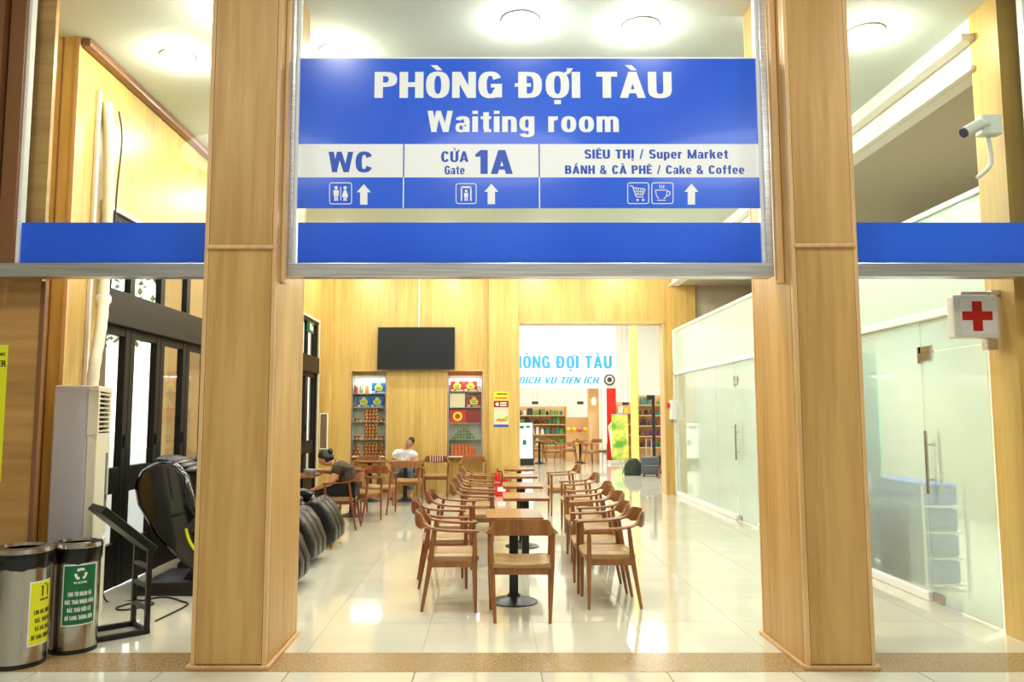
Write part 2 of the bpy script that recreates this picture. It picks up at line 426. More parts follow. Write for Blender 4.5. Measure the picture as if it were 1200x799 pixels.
    if c == 'a': return g_rect(.31, .50, 0, X - .2) + g_arc(.25, X - .22, .25, .23, 0, 168, t, h) + g_arc(.2, .21, .2, .225, 0, 360, .14, .12) + g_rect(.2, .36, .31, .43), .50
    if c == 'k': return g_rect(0, t, 0, 1) + g_diag(.15, .30, .29, X, .21) + g_diag(.20, .45, .32, 0, .215), .535
    if c == '/': return g_diag(0, -.05, .24, 1.03, .13), .37
    if c == '&': return g_arc(.27, .755, .20, .26, 0, 360, .155, .13) + g_arc(.27, .27, .27, .285, 70, 340, .2, .15) + g_diag(.13, .66, .47, 0, .20) + g_rect(.45, .64, .28, .42) , .67
    return g_rect(0, .4, 0, .12), .4
def text_mesh(txt, material, x0, x1, z0, cap, bold=0, shear=0, extrude=0, spacing=1.0):
    """lettering in the XZ plane facing -Y; x0..x1 is its width, z0 the baseline, cap the capital height"""
    polys = []; x = 0.0
    for ch in unicodedata.normalize('NFC', txt):
        bar = ch in 'Đđ'
        d = unicodedata.normalize('NFD', 'D' if bar else ch)
        g, w = glyph(d[0]); up = d[0].isupper(); top = 1.0 if up else .74; cx = w / 2
        g = list(g)
        if bar: g += g_rect(-.09, .34, .43, .56)
        hat = 0
        for m in d[1:]:
            if m == '\u0302': g += [[(cx - .2, top + .06), (cx - .06, top + .06), (cx + .07, top + .2), (cx - .07, top + .2)], [(cx + .2, top + .06), (cx + .06, top + .06), (cx - .07, top + .2), (cx + .07, top + .2)]]; hat = .14
            if m == '\u0306': g += g_arc(cx, top + .2, .17, .15, 190, 350, .07, .07); hat = .1
        for m in d[1:]:
            b = top + .06 + hat
            if m == '\u0300': g += [[(cx - .2, b + .2), (cx - .02, b + .2), (cx + .12, b), (cx - .03, b)]]
            if m == '\u0301': g += [[(cx + .2, b + .2), (cx + .02, b + .2), (cx - .12, b), (cx + .03, b)]]
            if m == '\u0303': g += [[(cx - .2, b + .03), (cx - .1, b + .13), (cx - .1, b + .03), (cx - .2, b - .05)], [(cx - .1, b + .13), (cx + .1, b + .05), (cx + .1, b - .05), (cx - .1, b + .03)], [(cx + .1, b + .05), (cx + .2, b + .14), (cx + .2, b + .04), (cx + .1, b - .05)]]
            if m == '\u0309': g += g_arc(cx, b + .15, .1, .1, 160, -60, .07, .06) + g_rect(cx - .02, cx + .05, b - .02, b + .08)
            if m == '\u0323': g += g_rect(cx - .09, cx + .09, -.24, -.08)
            if m == '\u031b': g += [[(w - .1, top - .12), (w + .02, top - .06), (w + .10, top + .14), (w - .06, top + .14), (w - .06, top + .02), (w - .14, top - .02)]]
        polys += [[(px + x, py) for px, py in p] for p in g]
        x += w + 0.085 * spacing + (0.03 if bar else 0)
    if shear: polys = [[(px + shear * py, py) for px, py in p] for p in polys]
    a = min(px for p in polys for px, _ in p); b = max(px for p in polys for px, _ in p)
    V = []; Fc = []
    for i, p in enumerate(polys):
        q = [(x0 + (px - a) / (b - a) * (x1 - x0), z0 + py * cap) for px, py in p]
        ar = sum(q[k][0] * q[(k + 1) % len(q)][1] - q[(k + 1) % len(q)][0] * q[k][1] for k in range(len(q)))
        if ar < 0: q.reverse()
        n0 = len(V); y = -0.00003 * (i % 11)
        V += [(u, y, v) for u, v in q]; Fc.append(tuple(range(n0, n0 + len(q))))
    me = bpy.data.meshes.new('lettering'); me.from_pydata(V, [], Fc); me.materials.append(material)
    return me
def add_mesh_obj(name, me, parent=None, loc=(0, 0, 0)):
    me.name = name
    o = bpy.data.objects.new(name, me); COL.objects.link(o)
    if parent: o.parent = parent
    o.location = loc
    return o
# a photograph point at a known depth -> metres
Fv = (math.cos(PITCH), math.sin(PITCH)); Uv = (-math.sin(PITCH), math.cos(PITCH))
def at(px, py, Y):
    a = (px - 573) / F_PX; b = -(py - 399.5) / F_PX
    dy = Fv[0] + b * Uv[0]; dz = Fv[1] + b * Uv[1]; k = Y / dy
    return a * k, CAM_H + dz * k

# ================================================================== SETTING
CZ = 4.75
LX, RX, BY = -3.42, 3.85, 16.3
X_J, TX, TY = -1.239, 0.785, 0.8
# floor: bed of grout + tiles one by one
fl = struct(MB().box(-9, 9, -7, 5.1, -0.2, -0.006).box(-3.7, 8, 5.49, 16.7, -0.2, -0.006).obj('floor', GROUT))
tile = MB().box(0.0015, TX - 0.0015, 0.0015, TY - 0.0015, -0.03, 0).mesh('floor_tile', FLOOR)
for i in range(-3, 7):
    for j in range(0, 14):
        x = X_J + i * TX; y = 5.495 + j * TY
        if x > 3.9 or y > 16.4: continue  # beyond the walls
        link_copy(tile, 'floor_tile', fl, (x, y, 0))
for i in range(-4, 7):
    for j in range(1, 4):
        link_copy(tile, 'floor_tile', fl, (-1.252 + i * 0.79, 5.1 - j * TY, 0))
box(-9, 9, -7, 5.1 - 3 * TY, -0.03, 0).obj('near_floor_surface', FLOOR, fl)
box(4.256, 8, 5.5, 16.695, -0.03, 0).obj('clinic_floor_surface', FLOOR, fl)
box(-3.6, 12, 16.695, 34, -0.03, 0).obj('hall_floor_surface', FLOOR, fl)
struct(box(-9, 9, 5.1, 5.495, -0.2, 0.002).obj('threshold_strip', GRAN)).name = 'trim_1'

# ceiling with the dropped soffit on the right
ce = struct(box(-3.6, 3.9, 5.3, 16.5, CZ, CZ + 0.1).obj('ceiling', CEIL))
box(3.82, 3.95, 5.9, 16.3, 4.29, CZ).obj('soffit_fascia', WHITEW, ce)
box(3.76, 3.82, 5.9, 16.3, 4.29, 4.33).obj('soffit_cornice', WHITEW, ce, bevel=0.01)
box(3.70, 3.82, 5.9, 16.3, 4.53, 4.59).obj('soffit_cornice', WHITEW, ce, bevel=0.015)
box(3.95, 8, 5.6, 16.5, 4.31, 4.4).obj('clinic_upper_ceiling', TAUPE, ce)
box(3.87, 8, 5.9, 16.3, 3.33, 3.36).obj('clinic_ceiling_panel', WHITEW, ce)
struct(box(-9, 9, -7, 5.3, 5.4, 5.5).obj('ceiling', CEIL))
struct(box(-3.6, 12, 16.5, 34, 6.2, 6.3).obj('ceiling', WHITEW))
# entrance hall shell
struct(box(-9, -8.9, -7, 5.3, 0, 5.4).obj('wall_entrance_left', WHITEW))
struct(box(8.9, 9, -7, 5.3, 0, 5.4).obj('wall_entrance_right', WHITEW))
struct(box(-9, 9, -7.1, -7, 0, 5.4).obj('wall_entrance_back', WHITEW))

# header wall above the frames and walls each side of the openings
struct(box(-9, 9, 5.25, 5.55, 4.95, 5.5).obj('wall_front_header', PILW))
wl = struct(box(-9, -3.17, 5.5, 5.54, 0, 4.95).obj('wall_front_left', HORW))
box(-3.17, -3.135, 5.49, 5.53, 0, 2.55).obj('edge_trim', BROWNT, wl, bevel=0.006)
box(-3.62, -3.42, 5.3, 5.5, 2.6, 4.95).obj('upper_casing', BROWNT, wl)
struct(box(3.93, 9, 5.3, 5.6, 0, 4.95).obj('wall_front_right', PILW))

# left wall with two glazed openings
OZ = 3.46
def left_seg(y0, y1, z0, z1, m=WALLW): return (y0, y1, z0, z1)
wleft = struct(MB().box(-3.9, -3.76, 5.54, 6.3, 0, CZ).box(-3.76, LX, 6.3, 6.86, 0, CZ).box(-3.6, LX, 6.86, 10.4, OZ, CZ).box(-3.6, LX, 10.4, 11.9, 0, CZ)
               .box(-3.6, LX, 11.9, 15.72, OZ, CZ).box(-3.6, LX, 15.72, 16.3, 0, CZ).obj('wall_left', WALLW))
box(-3.56, -3.55, 6.292, 6.3, 0, CZ).obj('panel_joint', BROWNT, wleft)
box(-3.445, -3.415, 6.29, 6.315, 0, CZ).obj('corner_bead', TRIMW, wleft)
box(LX, LX + 0.02, 6.80, 6.86, 0, OZ + .05).obj('edge_trim', BROWNT, wleft, bevel=0.004)
box(LX, LX + 0.015, 15.72, 15.76, 0, OZ + 0.04).obj('edge_trim', WHITEA, wleft)
box(LX, LX + 0.015, 6.86, 15.72, OZ, OZ + 0.035).obj('edge_trim', WHITEA, wleft)
box(LX, LX + 0.09, 6.3, 16.3, CZ - 0.07, CZ).obj('cornice', BROWNT, wleft, bevel=0.02)
box(LX, -3.24, 15.95, 16.3, 0, CZ).obj('corner_pilaster', WALLW, wleft)
def glazed_opening(name, y0, y1, leaves):
    f = struct(MB().box(-3.56, -3.44, y0, y1, OZ - 0.07, OZ).box(-3.56, -3.44, y0, y0 + 0.06, 0, OZ).box(-3.56, -3.44, y1 - 0.06, y1, 0, OZ)
               .obj(name, BRONZE, bevel=0.004))
    box(-3.57, -3.40, y0, y1, 2.43, 2.75).obj('header', BRONZE2, f, bevel=0.008)
    wd = (y1 - y0) / leaves
    for k in range(leaves):
        a = y0 + k * wd; b = a + wd
        lf = MB().box(-3.54, -3.47, a + 0.005, a + 0.1, 0.02, 2.43).box(-3.54, -3.47, b - 0.1, b - 0.005, 0.02, 2.43)
        lf.box(-3.535, -3.475, a + 0.1, b - 0.1, 2.35, 2.43).box(-3.535, -3.475, a + 0.1, b - 0.1, 0.88, 1.12).box(-3.535, -3.475, a + 0.1, b - 0.1, 0.02, 0.42)
        l = lf.obj('door_leaf', BRONZE, f, bevel=0.003)
        box(-3.508, -3.502, a + 0.1, b - 0.1, 1.12, 2.35).obj('pane', GLASS, l)
        box(-3.508, -3.502, a + 0.1, b - 0.1, 0.42, 0.88).obj('pane', GLASS, l)
        MB().tube([(-3.46, b - 0.05, z) for z in (1.3, 1.42)], 0.014).obj('hinge', BLACK, l)
        MB().box(-3.53, -3.47, b - 0.05, b + 0.05, 2.75, OZ - 0.07).obj('transom_bar', BRONZE, f) if k < leaves - 1 else None
        box(-3.508, -3.502, a + 0.05, b - 0.05, 2.75, OZ - 0.07).obj('transom_pane', GLASS, f)
    return f
glazed_opening('window_1', 6.86, 10.4, 5)
glazed_opening('window_2', 11.9, 15.72, 5)
# outside, past the left doors
struct(box(-30, -3.6, 2, 40, -0.25, -0.05).obj('floor', PAVE))
struct(box(-6.6, -6.3, 15.4, 24, -0.05, 5).obj('wall_reflection_stand_in', OUTB))  # added wall, its tan stands in for reflections in the door panes
struct(box(-11, -10.7, 6, 14.6, -0.05, 1.1).obj('wall_outside_low', WHITEW))
tr = empty('street_tree', (-6.9, 13.8, -0.05))
tag(tr, 'leafy green tree outside, seen through the glass doors beside the air conditioner', 'tree')
MB().tube([(0, 0, 0), (0.05, 0, 1.4), (0, 0.1, 2.8), (0.1, 0, 4.0)], [0.14, 0.11, 0.09, 0.04], 10).obj('trunk', BROWNT, tr, smooth=60)
lm = MB()
for k in range(420):
    a = random.uniform(0, 2 * PI); r = random.uniform(0.1, 1.2); z = random.uniform(2.9, 4.9)
    c = Vector((math.cos(a) * r, math.sin(a) * r, z)); M = Matrix.Rotation(random.uniform(0, 6), 4, 'Z') @ Matrix.Rotation(random.uniform(-1, 1), 4, 'X')
    q = [M @ Vector(p) + c for p in ((-0.05, 0, 0), (0, -0.09, 0.02), (0.05, 0, 0), (0, 0.12, 0.02))]
    lm.add(q, [(0, 1, 2, 3)])
tag(lm.obj('foliage', LEAF, tr), kind='stuff')

# back wall
NZ = 2.53  # niche tops
wb_ = struct(MB().box(-3.6, -2.86, BY, BY + 0.3, 0, CZ).box(-2.11, -0.87, BY, BY + 0.3, 0, CZ).box(-0.12, 0.0, BY, BY + 0.3, 0, CZ)
      .box(-2.86, -2.11, BY, BY + 0.3, NZ, CZ).box(-0.87, -0.12, BY, BY + 0.3, NZ, CZ)
      .box(-2.86, -2.11, BY + 0.26, BY + 0.3, 0, NZ).box(-0.87, -0.12, BY + 0.26, BY + 0.3, 0, NZ).obj('wall_back', WALLW))
box(0.0, 0.6, BY - 0.12, BY + 0.35, 0, CZ).obj('pilaster', WALLW, wb_)
box(0.6, 3.66, BY - 0.02, BY + 0.35, 3.54, CZ).obj('door_header_panel', WALLW, wb_)
box(3.66, 3.86, BY - 0.02, BY + 0.35, 0, CZ).obj('door_side_panel', WALLW, wb_)
box(3.79, 4.3, BY - 0.1, BY + 0.35, 0, CZ).obj('corner_pilaster', WALLW, wb_)
MB().box(0.6, 0.635, BY - 0.135, BY + 0.36, 0, 3.54).box(3.62, 3.66, BY - 0.035, BY + 0.36, 0, 3.54).box(0.6, 3.66, BY - 0.035, BY + 0.36, 3.51, 3.555).obj('door_casing', TRIMW, wb_, bevel=0.004)
for (a, b) in ((-2.86, -2.11), (-0.87, -0.12)):
    MB().box(a - .02, a + .012, BY - 0.012, BY + .25, 0, NZ).box(b - .012, b + .02, BY - 0.012, BY + .25, 0, NZ).box(a - .02, b + .02, BY - 0.014, BY + .25, NZ - .01, NZ + .02).obj('niche_trim', TRIMW, wb_)
struct(box(4.3, 8, BY, BY + 0.3, 0, 4.4).obj('wall_clinic_back', TAUPE))
struct(box(7.4, 7.5, 5.6, BY, 0, 4.4).obj('wall_clinic_right', TAUPE))
struct(box(4.5, 8, 5.62, 5.85, 3.4, 4.4).obj('wall_clinic_front', TAUPE))

# ---------------------------------------------------------------- partition of frosted glass on the right
pa = struct(box(3.81, 3.89, 5.95, BY - 0.02, 3.33, 3.38).obj('wall_right', WHITEA, bevel=0.008))
box(3.80, 3.90, 5.95, BY - 0.02, 2.43, 2.50).obj('middle_rail', WHITEA, pa, bevel=0.01)
box(3.80, 3.90, 6.97, 11.3, 0, 0.085).obj('bottom_rail', WHITEA, pa, bevel=0.012)
box(3.80, 3.90, 12.3, BY - 0.02, 0, 0.085).obj('bottom_rail', WHITEA, pa, bevel=0.012)
box(3.80, 3.90, BY - 0.12, BY - 0.02, 0, 3.36).obj('end_post', WHITEA, pa)
ys = [5.95, 8.6, 11.3, 13.8, BY - 0.12]
for i in range(4):
    box(3.835, 3.865, ys[i] + 0.004, ys[i + 1] - 0.004, 2.50, 3.33).obj('upper_panel', PGREEN, pa)
for (a, b) in ((6.97, 9.1), (9.1, 11.3), (12.3, 13.3), (13.3, 14.7), (14.7, BY - 0.12)):
    box(3.842, 3.854, a + 0.003, b - 0.003, 0.085, 2.43).obj('glass_pane', FROST, pa)
for (a, b) in ((6.03, 6.96), (11.35, 12.28)):
    box(3.842, 3.854, a, b, 2.16, 2.43).obj('glass_pane', FROST, pa)
def bar_handle(par, y, z0, z1, sx=-1):
    h = MB()
    for s in (-1, 1):
        x = 3.848 + s * 0.06
        h.tube([(x, y, z0), (x, y, z1)], 0.014, 10)
        if s == 1: continue
    for z in (z0 + 0.12, z1 - 0.12):
        h.tube([(3.788, y, z), (3.908, y, z)], 0.008, 8)
    return h.obj('door_handle', BIN_STEEL, par, smooth=40)
def glass_door(name, y0, y1, hy, hinge):
    d = struct(box(3.842, 3.854, y0, y1, 0.012, 2.15).obj(name, FROST))
    bar_handle(d, hy, 0.93, 1.47)
    e = hy  # free edge side corner patches
    for z0, z1 in ((2.08, 2.16), (0.01, 0.085)):
        a, b = (y1 - 0.16, y1) if hinge == 'far' else (y0, y0 + 0.16)
        box(3.83, 3.866, a, b, z0, z1).obj('patch_fitting', BIN_STEEL, d, bevel=0.004)
    if hinge == 'far':
        MB().box(3.83, 3.866, y1 - 0.16, y1 + 0.03, 2.15, 2.21).box(3.83, 3.866, y1 - 0.01, y1 + 0.05, 2.06, 2.21).obj('hinge_plate', BIN_STEEL, d, bevel=0.003)
    return d
glass_door('door_1', 6.05, 6.955, 6.86, 'far')
glass_door('door_2', 11.36, 12.27, 12.14, 'far')
struct(box(3.80, 4.5, 5.62, 5.95, 0, CZ).obj('wall_right_pilaster', WALLW))
pb = struct(box(3.78, 4.5, 5.585, 5.62, 0, 0.03).obj('baseboard_right', TRIMW, bevel=0.008))

# ---------------------------------------------------------------- two wooden pillars at the front
def pillar(x0, x1, label, z_m, side):
    y0, y1 = 5.15, 5.95
    p = empty('wooden_pillar', ((x0 + x1) / 2, y0, 0)); tag(p, label, 'pillar')
    o = Vector(p.location)
    def B(n, m, a, b, c, d, e, f, bev=0.003):
        return box(a - o.x, b - o.x, c - o.y, d - o.y, e, f).obj(n, m, p, bevel=bev)
    B('core', PILW, x0 + .012, x1 - .012, y0 + .012, y1 - .012, 0, 4.95, 0)
    B('front_panel', PILW, x0 + .03, x1 - .03, y0, y0 + .012, 0.03, z_m, 0.002)
    B('front_panel', PILW, x0 + .03, x1 - .03, y0, y0 + .012, z_m + 0.01, 4.95, 0.002)
    for a in (x0, x1 - .028):
        B('corner_strip', TRIMW, a, a + .028, y0 - 0.003, y0 + .04, 0.0, 4.95, 0.004)
    for a in (x0, x1 - .012):
        B('side_panel', PILW, a, a + .012, y0 + .045, y1 - .03, 0.0, 4.95, 0.002)
        B('corner_strip', TRIMW, a - .002, a + .014, y1 - .028, y1, 0.0, 4.95, 0.003)
    B('horizontal_moulding', TRIMW, x0 + .018, x1 - .018, y0 - .018, y0 + .005, z_m - .012, z_m + .016, 0.007)
    B('base_moulding', TRIMW, x0 - .025, x1 + .025, y0 - .025, y0 + .0, 0, 0.026, 0.006)
    B('base_moulding', TRIMW, x0 - .025, x0, y0, y1 + .02, 0, 0.026, 0.006)
    B('base_moulding', TRIMW, x1, x1 + .025, y0, y1 + .02, 0, 0.026, 0.006)
    return p
pillar(-1.895, -1.415, 'square wooden pillar left of the blue hanging sign, beside the massage chairs', 2.715, 1)
pillar(2.015, 2.455, 'square wooden pillar right of the blue hanging sign, beside the frosted glass partition', 2.725, -1)

# ---------------------------------------------------------------- glazed frames over the openings
FY = 5.40
def frame(name, x0, x1, bar0=2.555, bar1=2.65, lw=0.05, rw=0.05, sm=None):
    sm = sm or STEEL
    f = struct(MB().box(x0, x1, FY - 0.06, FY + 0.06, bar0, bar1).obj(name, STEEL, bevel=0.004))
    if lw:
        box(x0, x0 + lw, FY - 0.06, FY + 0.06, bar1, 4.95).obj('side_member', sm, f, bevel=0.004)
        box(x0 + lw, x0 + lw + 0.022, FY - 0.03, FY + 0.03, bar1, 4.95).obj('glazing_bead', WHITEA, f)
    if rw:
        box(x1 - rw, x1, FY - 0.06, FY + 0.06, bar1, 4.95).obj('side_member', STEEL, f, bevel=0.004)
        box(x1 - rw - 0.022, x1 - rw, FY - 0.03, FY + 0.03, bar1, 4.95).obj('glazing_bead', WHITEA, f)
    box(x0 + lw + .01, x1 - rw - .01, FY - 0.004, FY + 0.004, bar1, 4.95).obj('pane', GLASS, f)
    return f
w1 = frame('window_3', -1.41, 1.965, lw=0.045, rw=0.045)
MB().box(-1.415, -1.39, FY - .15, FY - .062, 2.5, 4.95).obj('frame_casing', TRIMW, w1, bevel=.006)
MB().box(1.97, 2.013, FY - .12, FY - .062, 2.5, 4.95).obj('frame_casing', TRIMW, w1, bevel=.006)
w2 = frame('window_4', -3.40, -1.897, lw=0.11, rw=0.0, sm=BROWNT)
w3 = frame('window_5', 2.457, 3.93, lw=0.0, rw=0.09)
def band(x0, x1, par):
    return box(x0, x1, FY - 0.010, FY - 0.005, 2.66, 2.945).obj('blue_film_band', BLUE, par)
band(-1.335, 1.925, w1); band(-3.27, -1.90, w2); band(2.46, 3.83, w3)

# ---------------------------------------------------------------- the hanging sign
SY = FY - 0.012
sg = empty('waiting_room_sign', (0.29, SY, 3.05))
tag(sg, 'large blue and white hanging sign reading Phòng đợi tàu, Waiting room', 'sign')
def sx(px, py): return at(px, py, SY)
def sbox(n, m, x0, y0, x1, y1, d0, d1, par=sg):
    """rectangle given by photo corners on the sign plane"""
    X0, Z1 = sx(x0, y0); X1, Z0 = sx(x1, y1)
    zc0 = Z0; zc1 = Z1
    return box(X0 - sg.location.x, X1 - sg.location.x, d0, d1, zc0 - 3.05, zc1 - 3.05).obj(n, m, par)
XL, _ = sx(348.5, 150); XR, _ = sx(890.5, 150)
def panel(n, m, z0, z1, d0=-0.004, d1=0.004):
    return box(XL - .29, XR - .29, d0, d1, z0 - 3.05, z1 - 3.05).obj(n, m, sg)
z_t = sx(600, 69)[1]; z_a = sx(600, 169)[1]; z_b = sx(600, 208)[1]; z_c = sx(600, 244)[1]
panel('upper_blue_panel', BLUE, z_a, z_t); panel('white_panel', SIGNW, z_b, z_a); panel('lower_blue_panel', BLUE, z_c, z_b)
panel('white_edge', SIGNW, z_t, z_t + 0.012)
for px in (473, 632):
    xx = sx(px, 205)[0] - .29
    box(xx - .004, xx + .004, -0.0062, -0.004, z_b - 3.05, z_a - 3.05).obj('divider', SIGNB, sg)
    box(xx - .004, xx + .004, -0.0062, -0.004, z_c - 3.05, z_b - 3.05).obj('divider', SIGNW, sg)
def stext(t, m, x0, x1, ytop, ybase, bold=0.02, **k):
    X0 = sx(x0, (ytop + ybase) / 2)[0]; X1 = sx(x1, (ytop + ybase) / 2)[0]
    Z0 = sx(600, ybase)[1]; Z1 = sx(600, ytop)[1]
    me = text_mesh(t, m, X0 - .29, X1 - .29, Z0 - 3.05, Z1 - Z0, bold, **k)
    return add_mesh_obj('lettering', me, sg, (0, -0.0045, 0))
stext('PHÒNG ĐỢI TÀU', SIGNW, 439, 787, 84.5, 115, spacing=0.75)
stext('Waiting room', SIGNW, 501, 725, 130, 155, 0.04, spacing=1.1)
stext('WC', SIGNB, 385, 436, 178, 202, 0.04)
stext('CỬA', SIGNB, 517, 549, 177.5, 190, 0.04)
stext('Gate', SIGNB, 521, 544.5, 194.5, 204.5, 0.02)
stext('1A', SIGNB, 557, 601, 176, 204, 0.035, spacing=1.1)
stext('SIÊU THỊ / Super Market', SIGNB, 685, 853, 175.5, 186, 0.035, spacing=1.05)
stext('BÁNH & CÀ PHÊ / Cake & Coffee', SIGNB, 662, 872, 194, 204, 0.035, spacing=1.05)
def flat(n, m, polys, par=sg, d=-0.0062):
    b = MB()
    for pl in polys:
        vs = [];
        for (px, py) in pl:
            X, Z = sx(px, py); vs.append((X - .29, Z - 3.05))
        b.prism(vs, d, d + 0.002)
    return b.obj(n, m, par)
def arrow(cx, y0, y1, hw=8.3):
    flat('arrow', SIGNW, [[(cx, y0), (cx + hw, y0 + 9.5), (cx + 4.3, y0 + 9.5), (cx + 4.3, y1), (cx - 4.3, y1), (cx - 4.3, y0 + 9.5), (cx - hw, y0 + 9.5)]])
arrow(426.5, 216, 240); arrow(575.8, 215.5, 239.5); arrow(810, 215.5, 240)
def rrect(x0, y0, x1, y1, r, n=4):
    pts = []
    for cx, cy, a0 in ((x1 - r, y0 + r, -90), (x1 - r, y1 - r, 0), (x0 + r, y1 - r, 90), (x0 + r, y0 + r, 180)):
        for k in range(n + 1):
            a = R(a0 + 90 * k / n); pts.append((cx + r * math.cos(a), cy + r * math.sin(a)))
    return pts
def ring(x0, y0, x1, y1, r=3, t=0.9):
    o = rrect(x0, y0, x1, y1, r); i = rrect(x0 + t, y0 + t, x1 - t, y1 - t, max(r - t, .5)); n = len(o)
    return [[o[k], o[(k + 1) % n], i[(k + 1) % n], i[k]] for k in range(n)]
def circ(cx, cy, r, n=10): return [(cx + r * math.cos(2 * PI * k / n), cy + r * math.sin(2 * PI * k / n)) for k in range(n)]
def rect(a, b, c, d): return [(a, b), (c, b), (c, d), (a, d)]
def line(x0, y0, x1, y1, t=0.9):
    dx, dy = x1 - x0, y1 - y0; l = math.hypot(dx, dy); nx, ny = -dy / l * t / 2, dx / l * t / 2
    return [(x0 + nx, y0 + ny), (x1 + nx, y1 + ny), (x1 - nx, y1 - ny), (x0 - nx, y0 - ny)]
flat('pictogram', SIGNW, ring(386, 214, 412.6, 239.6) + [circ(394, 220.3, 2.0), rect(391, 223, 397.2, 229.5), rect(392, 229, 393.8, 235.5), rect(394.4, 229, 396.2, 235.5),
     rect(399.1, 219, 399.9, 235), circ(404.5, 220.3, 2.0), [(403, 223), (406, 223), (408.3, 231), (400.8, 231)], rect(402.7, 231, 404.2, 235.5), rect(404.9, 231, 406.4, 235.5)])
flat('pictogram', SIGNW, ring(534, 215, 558.5, 239.2) + [rect(539.8, 218.5, 552.7, 220.6), rect(540, 219, 541.6, 235.5), rect(551, 219, 552.6, 235.5), circ(546.3, 224, 1.6),
     rect(543.9, 226.2, 548.7, 231), rect(544.5, 230.8, 545.9, 235.6), rect(546.7, 230.8, 548.1, 235.6)])
cart = ring(735, 214, 760.5, 239.2) + [line(738, 217.5, 741, 218.5), line(741, 218, 745.5, 231, 1.1), line(742, 220, 756, 222), line(756, 222, 753.5, 228.5), line(744.3, 228, 753.5, 228.5), line(745.5, 231, 754, 231), circ(747, 234.5, 1.4), circ(753.5, 234.5, 1.4)]
for k in range(4): cart.append(line(745.5 + 2.6 * k, 220.5, 746.2 + 2.1 * k, 228.2, 0.7))
cart.append(line(743, 224, 755.2, 225.2, 0.7))
flat('pictogram', SIGNW, cart)
cup = ring(763.2, 214, 789, 239.2) + [line(768, 223, 782, 223), line(768, 223, 769.2, 230), line(782, 223, 780.8, 230), line(769.2, 230, 772, 233), line(780.8, 230, 778, 233), line(770, 234.8, 780, 234.8),
      line(782, 224.5, 785.3, 225), line(785.3, 225, 784.5, 229), line(784.5, 229, 781.3, 230), line(773, 217, 773, 221, .8), line(775.3, 217, 775.3, 221, .8), line(777.6, 217, 777.6, 221, .8)]
flat('pictogram', SIGNW, cup)

# ---------------------------------------------------------------- ceiling downlights
first = None
for i, (x, y) in enumerate(DOWN):
    t = empty('ceiling_downlight', (x, y, CZ))
    if first is None:
        a = MB().lathe([(0.145, 0), (0.15, -0.012), (0.105, -0.02), (0.098, -0.006)], 24, cap=False).mesh('trim_ring', WHITEP, smooth=40)
        b = MB().lathe([(0.098, -0.008), (0.0005, -0.008)], 24, cap=False).mesh('diffuser', LAMP)
        first = (a, b)
    link_copy(first[0], 'trim_ring', t, (0, 0, 0)); link_copy(first[1], 'diffuser', t, (0, 0, 0))
    if i < 5:
        lab = ['round ceiling downlight seen through the glass above the left blue band', 'round ceiling downlight just above the top left corner of the blue sign',
               'round ceiling downlight above the middle of the blue sign', 'round ceiling downlight above the right part of the blue sign', 'round ceiling downlight seen through the right glass panel'][i]
        tag(t, lab, 'lamp', 'ceiling downlights of the waiting room')
    else:
        if i >= len(DOWN) - 2: lb = ['added fill downlight hidden behind the left wooden pillar', 'added fill downlight hidden behind the right wooden pillar'][i - len(DOWN) + 2]
        else: lb = f'round ceiling downlight behind the blue sign, row {["two", "three", "four", "five"][(i - 5) // 4]}, {["first", "second", "third", "fourth"][(i - 5) % 4]} from left'
        tag(t, lb, 'lamp', 'ceiling downlights of the waiting room')

# ================================================================== FURNITURE
def sweep(path, n=8):
    """path: list of (pos, halfwidth, halfheight); rounded-rectangle section"""
    b = MB(); vs = []; fs = []
    P = [Vector(p[0]) for p in path]
    for i, (p, hw, hh) in enumerate(path):
        t = P[min(i + 1, len(P) - 1)] - P[max(i - 1, 0)]; t.z = 0; t.normalize()
        nrm = Vector((t.y, -t.x, 0))
        for k in range(n):
            a = 2 * PI * (k + 0.5) / n; c = math.cos(a); s_ = math.sin(a)
            f = 1.0 / max(abs(c), abs(s_)) * 0.93 if n == 8 else 1
            vs.append(Vector(p) + nrm * hw * c * min(f, 1.25) + Vector((0, 0, 1)) * hh * s_ * min(f, 1.25))
    m = len(path)
    for i in range(m - 1):
        for k in range(n):
            k2 = (k + 1) % n
            fs.append((i * n + k, i * n + k2, (i + 1) * n + k2, (i + 1) * n + k))
    fs.append(tuple(range(n - 1, -1, -1))); fs.append(tuple((m - 1) * n + k for k in range(n)))
    return b.add(vs, fs)
def smooth_path(pts, n):
    out = []
    for i in range(n + 1):
        u = i / n * (len(pts) - 1); k = min(int(u), len(pts) - 2); t = u - k
        p0 = Vector(pts[max(k - 1, 0)]); p1 = Vector(pts[k]); p2 = Vector(pts[k + 1]); p3 = Vector(pts[min(k + 2, len(pts) - 1)])
        out.append(0.5 * ((2 * p1) + (-p0 + p2) * t + (2 * p0 - 5 * p1 + 4 * p2 - p3) * t * t + (-p0 + 3 * p1 - 3 * p2 + p3) * t ** 3))
    return out
